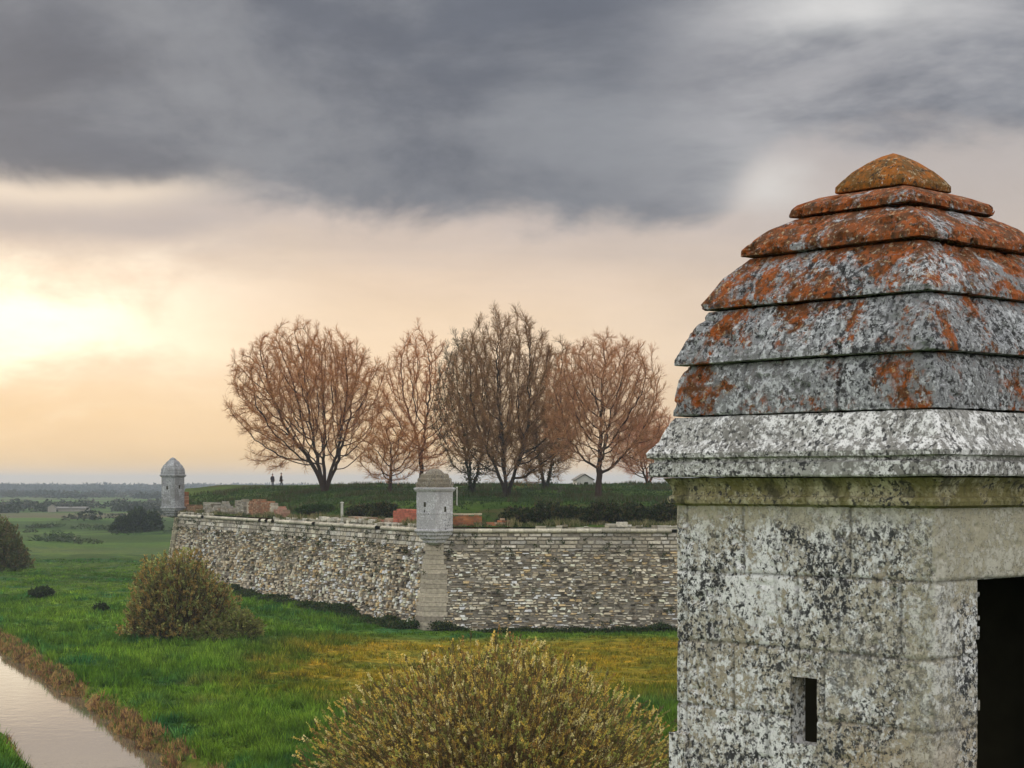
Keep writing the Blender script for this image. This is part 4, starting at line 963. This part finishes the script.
# ------------------------------------------------------------------ stuff: grass, reeds, foot vegetation, woods
def scatter_blades(name, X_, Y_, Z_, hgt, wd, per, tint, mat, label, lean=.35, cat=None):
    n = len(X_)*per; x = np.repeat(X_, per)+rng.normal(0, .09, n); y = np.repeat(Y_, per)+rng.normal(0, .09, n); z = np.repeat(Z_, per)-.03
    h = np.repeat(hgt, per)*(.6+.7*rng.random(n)); a_ = rng.random(n)*2*PI; w_ = wd*(.7+.6*rng.random(n))
    l = rng.normal(0, lean, (n, 2))*h[:, None]
    V = np.stack([np.stack([x-np.cos(a_)*w_, y-np.sin(a_)*w_, z], 1), np.stack([x+np.cos(a_)*w_, y+np.sin(a_)*w_, z], 1), np.stack([x+l[:, 0], y+l[:, 1], z+h], 1)], 1)
    c_ = np.repeat(np.repeat(tint, per, 0), 3, 0)
    o = mesh_np(name, V.reshape(-1, 3), np.arange(n*3).reshape(-1, 3), mat, col=c_); return tag(o, label, cat, kind='stuff')
n = 270000; v_ = rng.random(n); yy = 64+(v_**1.5)*202; xx = yy*(-.34+.68*rng.random(n)**1.15)
ok = (np.abs(canal_d(xx, yy)) > 3.5+.7*rng.random(len(xx))) & ~inside(xx, yy, [MC+np.array([0, -2.]), RC+np.array([0, -2.]), np.array([60., 290]), GC+np.array([-2., 20]), FC+np.array([-2., 2])])
xx, yy = xx[ok], yy[ok]; cl = fbm(xx*.8, yy*.8, 0, 3, 14); tn = (.35+1.3*cl)*(.5+1.0*rng.random(len(xx)))
dry_ = sst(-16, -9, xx)*sst(90, 104, yy)
scatter_blades('meadow_grass', xx, yy, ground_z(xx, yy), (.14+.50*sst(.42, .68, cl))*(1-.6*dry_)*(1-.6*sst(120, 220, yy)), .045, 3, np.stack([tn]*3, 1), M['blade'], 'green tufted grass of the meadow')
# reeds along the canal
n = 9000; s_ = rng.random(n)*95-12; o_ = np.where(rng.random(n) < .90, 2.2+1.5*rng.random(n)**1.3, -2.4-.9*rng.random(n)); p = CAN_P[None]+CAN_D[None]*s_[:, None]+CAN_N[None]*o_[:, None]
cl = fbm(p[:, 0]*1.1, p[:, 1]*1.1, 0, 3, 24); k = cl > .40; p = p[k]; cl = cl[k]
rc = np.array([(.34, .20, .08), (.20, .10, .05), (.46, .30, .11), (.12, .17, .03), (.10, .055, .03)])[rng.integers(0, 5, len(p))]
scatter_blades('reeds', p[:, 0], p[:, 1], ground_z(p[:, 0], p[:, 1]), .10+.28*rng.random(len(p)), .03, 5, rc, M['leaf'], 'brown dead reeds lining the canal bank', .3)
# nettles / weeds along the wall foot
def foot(A, B, n, w_=1.4):
    d = (B-A)/np.linalg.norm(B-A); nrm = np.array([-d[1], d[0]]); s = rng.random(n)*np.linalg.norm(B-A); o = 1.05+rng.random(n)**1.4*w_; p = A+d*s[:, None]+nrm*o[:, None]; return p
p = np.concatenate([foot(MC, FC, 5200, 1.9), foot(RC, MC, 4200, 1.1)]); cl = fbm(p[:, 0]*.35, p[:, 1]*.35, 0, 3, 6)
k = cl > .34; p, cl = p[k], cl[k]; z = ground_z(p[:, 0], p[:, 1]); nb = 9; q = np.repeat(np.stack([p[:, 0], p[:, 1], z], 1), nb, 0); hh = np.repeat(.12+.55*sst(.42, .70, cl), nb)
q[:, 2] += rng.random(len(q))*hh; q[:, :2] += rng.normal(0, .2, (len(q), 2)); mb = MB(); leaves(mb, q, rng.normal(size=q.shape)+np.array([0, 0, .6]), .22, .13)
lc = np.array([(.022, .050, .010), (.035, .070, .014), (.018, .034, .010), (.07, .075, .02)])[rng.integers(0, 4, len(p))]; mb.C = [np.repeat(np.repeat(lc, nb, 0), 4, 0)]
tag(mb.build('wall_foot_weeds', M['leaf']), 'dark green weeds along the foot of the bastion wall', kind='stuff')
# turf on the bastion top
n = 45000; xx = -45+110*rng.random(n); yy = 142+95*rng.random(n); ok = inside(xx, yy, [MC+np.array([1.2, 1.8]), FC+np.array([1.5, -1]), GC, BK, RC+np.array([0, 1.8])][::1]); xx, yy = xx[ok], yy[ok]
cl = fbm(xx*.3, yy*.3, 0, 3, 19); tc = np.array([(.020, .045, .010), (.035, .068, .014), (.055, .058, .02)])[np.clip((cl*5-1.2).astype(int), 0, 2)]
scatter_blades('rampart_grass', xx, yy, rise(xx, yy), .15+.4*sst(.45, .7, cl), .05, 3, tc, M['leaf'], 'rough dark grass on top of the bastion')

# dry tufts along the broken wall edge
pp = []
for A, B in ((MC, FC), (RC, MC)):
    d = (B-A)/np.linalg.norm(B-A); nrm = np.array([-d[1], d[0]]); s_ = rng.random(2600)*np.linalg.norm(B-A); q = A+d*s_[:, None]-nrm*(.25+1.5*rng.random(2600)**1.3)[:, None]; pp.append(q)
pp = np.concatenate(pp); cl = fbm(pp[:, 0]*.6, pp[:, 1]*.6, 0, 3, 41); k = cl > .44; pp = pp[k]; cl = cl[k]
rc = np.array([(.20, .19, .08), (.10, .12, .035), (.30, .25, .13), (.05, .075, .02)])[rng.integers(0, 4, len(pp))]
scatter_blades('wall_top_grass', pp[:, 0], pp[:, 1], np.maximum(rise(pp[:, 0], pp[:, 1]), CZ+.05), .12+1.3*(cl-.40), .035, 7, rc, M['leaf'], 'dry tufts along the broken top edge of the bastion wall')

# far woods: leafy lumps
def wood(name, Y0, Y1, x0, x1, n, hmin, hmax, rmin, rmax, cols, label, thr=.45, fr=.004, seed=0):
    mb = MB(); x = x0+(x1-x0)*rng.random(n); y = Y0+(Y1-Y0)*rng.random(n); k = fbm(x*fr+seed, y*fr*2, 0, 3, 80+seed) > thr; x, y = x[k], y[k]; n = len(x)
    r = rmin+(rmax-rmin)*rng.random(n); h = (hmin+(hmax-hmin)*rng.random(n))
    per = 90; c_ = np.repeat(np.arange(n), per); v = rng.normal(size=(n*per, 3)); v /= np.linalg.norm(v, axis=1, keepdims=True); v[:, 2] = np.abs(v[:, 2])*1.0
    rr = (.7+.3*rng.random(n*per))[:, None]; P_ = np.stack([x[c_], y[c_], ground_z(x, y)[c_]+h[c_]*.12], 1)+v*rr*np.stack([r[c_], r[c_], h[c_]*.88], 1)
    leaves(mb, P_, rng.normal(size=P_.shape)*np.array([1, 1, .5]), r[c_]*.30, h[c_]*.30); cc = np.array(cols)[rng.integers(0, len(cols), n)][c_]; mb.C = [np.repeat(cc, 4, 0)]
    tag(mb.build(name, M['leaf']), label, kind='stuff')
WG = [(.030, .040, .018), (.040, .045, .022), (.05, .045, .028), (.025, .035, .016)]
wood('far_woodland', 2300, 3300, -1100, 700, 1500, 5, 9.5, 10, 24, WG, 'distant blue wooded band along the horizon', .30, .003, 1)
wood('far_hedgerow', 1250, 1900, -620, 120, 420, 2.5, 5, 6, 14, WG, 'distant hedgerows crossing the hazy plain', .50, .006, 2)
wood('marsh_thicket', 520, 950, -330, -60, 300, 1.6, 4, 2.5, 6.5, WG, 'low thickets scattered over the far marsh', .50, .012, 3)
wood('marsh_scrub', 255, 480, -170, -50, 330, .4, 1.0, 1.5, 4.2, [(.028, .05, .014), (.04, .055, .016)], 'dark low scrub patches in the middle marsh', .52, .03, 4)

# far farm
fx, fy, _ = at(73, 511, 720); fz = float(ground_z(fx, fy))
farm = empty('farm_shed', (fx, fy, fz), 'long low pale farm shed far out in the marsh at left', 'building', rz=-.1)
mb = MB(); mb.box(-6, 6, -3, 3, 0, 1.3); mb.add([(-6, -3, 1.3), (-6, 3, 1.3), (-6, 0, 1.8), (6, -3, 1.3), (6, 3, 1.3), (6, 0, 1.8)], T=[[0, 2, 1], [3, 4, 5]]); mb.build('wall', M['plaster'], farm)
mb = MB()
for s_ in (-1, 1): mb.add([(-6.3, 0, 1.85), (6.3, 0, 1.85), (6.3, s_*3.4, 1.25), (-6.3, s_*3.4, 1.25), (-6.3, 0, 1.95), (6.3, 0, 1.95), (6.3, s_*3.4, 1.35), (-6.3, s_*3.4, 1.35)], [[0, 1, 2, 3], [4, 7, 6, 5], [2, 6, 7, 3], [0, 3, 7, 4], [1, 5, 6, 2]])
mb.build('roof', M['tiles'], farm)
fx, fy, _ = at(52, 511, 700); fz = float(ground_z(fx, fy))
hs = empty('farmhouse', (fx, fy, fz), 'tiny pale house left of the long farm shed in the far marsh', 'building', rz=.2)
mb = MB(); mb.box(-1.5, 1.5, -2, 2, 0, 2.0); mb.add([(-1.5, -2, 2.0), (1.5, -2, 2.0), (0, -2, 2.9), (-1.5, 2, 2.0), (1.5, 2, 2.0), (0, 2, 2.9)], T=[[0, 1, 2], [3, 5, 4]]); mb.build('wall', M['plaster'], hs)
mb = MB()
for s_ in (-1, 1): mb.add([(0, -2.2, 2.95), (0, 2.2, 2.95), (s_*1.8, 2.2, 1.87), (s_*1.8, -2.2, 1.87), (0, -2.2, 3.08), (0, 2.2, 3.08), (s_*1.8, 2.2, 2.0), (s_*1.8, -2.2, 2.0)], [[0, 1, 2, 3], [4, 7, 6, 5], [2, 6, 7, 3], [0, 3, 7, 4]])
mb.build('roof', M['tiles'], hs)

# ------------------------------------------------------------------ the bastion we stand on
npl = [np.array([3.2, 13.25]), np.array([2.1, 12.9]), np.array([-3.2, -30.]), np.array([70., -30]), np.array([70., 21.])][::-1]
nw = empty('near_bastion_wall', (2, 12, GZ), 'stone rampart wall under the big turret, below the picture', 'wall')
# outside-left ordering for this polygon
mbn = MB(); pl = [np.array(p) for p in npl]
area = sum(pl[i][0]*pl[(i+1) % 5][1]-pl[(i+1) % 5][0]*pl[i][1] for i in range(5))
if area > 0: pl = pl[::-1]
backing(mbn, pl, -2.65, GZ-.8, .12, 0, c=(.34, .31, .25)); rel(mbn, 'wall_core', M['rubble'], nw)
gx_ = np.linspace(0, 1, 40); V = []; 
tx = np.arange(-4, 71, 1.0); ty = np.arange(-30, 22, 1.0); TX, TY = np.meshgrid(tx, ty); ins = inside(TX, TY, pl); PX, PY = TX.copy(), TY.copy(); bd = np.full(TX.shape, 1e9)
for i in range(5):
    a, b_ = pl[i], pl[(i+1) % 5]; e_ = b_-a; tt = np.clip(((TX-a[0])*e_[0]+(TY-a[1])*e_[1])/e_.dot(e_), 0, 1); qx, qy = a[0]+tt*e_[0], a[1]+tt*e_[1]; dd = np.hypot(TX-qx, TY-qy); mk = dd < bd
    bd = np.where(mk, dd, bd); sel = mk & ~ins; PX = np.where(sel, qx, PX); PY = np.where(sel, qy, PY)
PZ = -2.6+.95*sst(9.0, 5.5, PY)*sst(.0, 1.2, np.where(ins, bd, 0))
idx = np.arange(TX.size).reshape(TX.shape); Q = np.stack([idx[:-1, :-1], idx[:-1, 1:], idx[1:, 1:], idx[1:, :-1]], -1).reshape(-1, 4); kf = (ins | (bd < 1.5)).ravel(); Q = Q[kf[Q].all(1)]
tag(mesh_np('near_rampart_ground', np.stack([PX, PY, PZ], -1).reshape(-1, 3), Q, M['turf'], smooth=True), kind='structure', label='turfed rampart walk beside the big turret')

# ------------------------------------------------------------------ air
HAZE = True
if HAZE:
    m = bpy.data.materials.new('haze'); m.use_nodes = True; t = m.node_tree
    for n_ in list(t.nodes): t.nodes.remove(n_)
    o_ = t.nodes.new('ShaderNodeOutputMaterial'); v_ = t.nodes.new('ShaderNodeVolumePrincipled'); t.links.new(v_.outputs[0], o_.inputs['Volume'])
    v_.inputs['Color'].default_value = (.62, .71, .86, 1); v_.inputs['Density'].default_value = .0002; v_.inputs['Anisotropy'].default_value = .1
    mb = MB(); mb.box(-6800, 6800, -500, 8400, -18, 32); o = mb.build('haze', m); tag(o, 'thin evening haze over the marsh', kind='stuff')

# ------------------------------------------------------------------ camera
cam = bpy.data.cameras.new('camera'); co = bpy.data.objects.new('camera', cam); COL.objects.link(co)
co.location = (0, 0, 0); co.rotation_euler = (PI/2, 0, 0); cam.sensor_width = 36; cam.lens = F/1024*36; cam.shift_y = (HY-384)/1024; cam.clip_start = .1; cam.clip_end = 30000
SC.camera = co
SC.view_settings.view_transform = 'Standard'; SC.view_settings.look = 'None'; SC.view_settings.gamma = 1; SC.view_settings.exposure = 0
SC.cycles.volume_bounces = 1; SC.cycles.max_bounces = 6; SC.cycles.transparent_max_bounces = 8
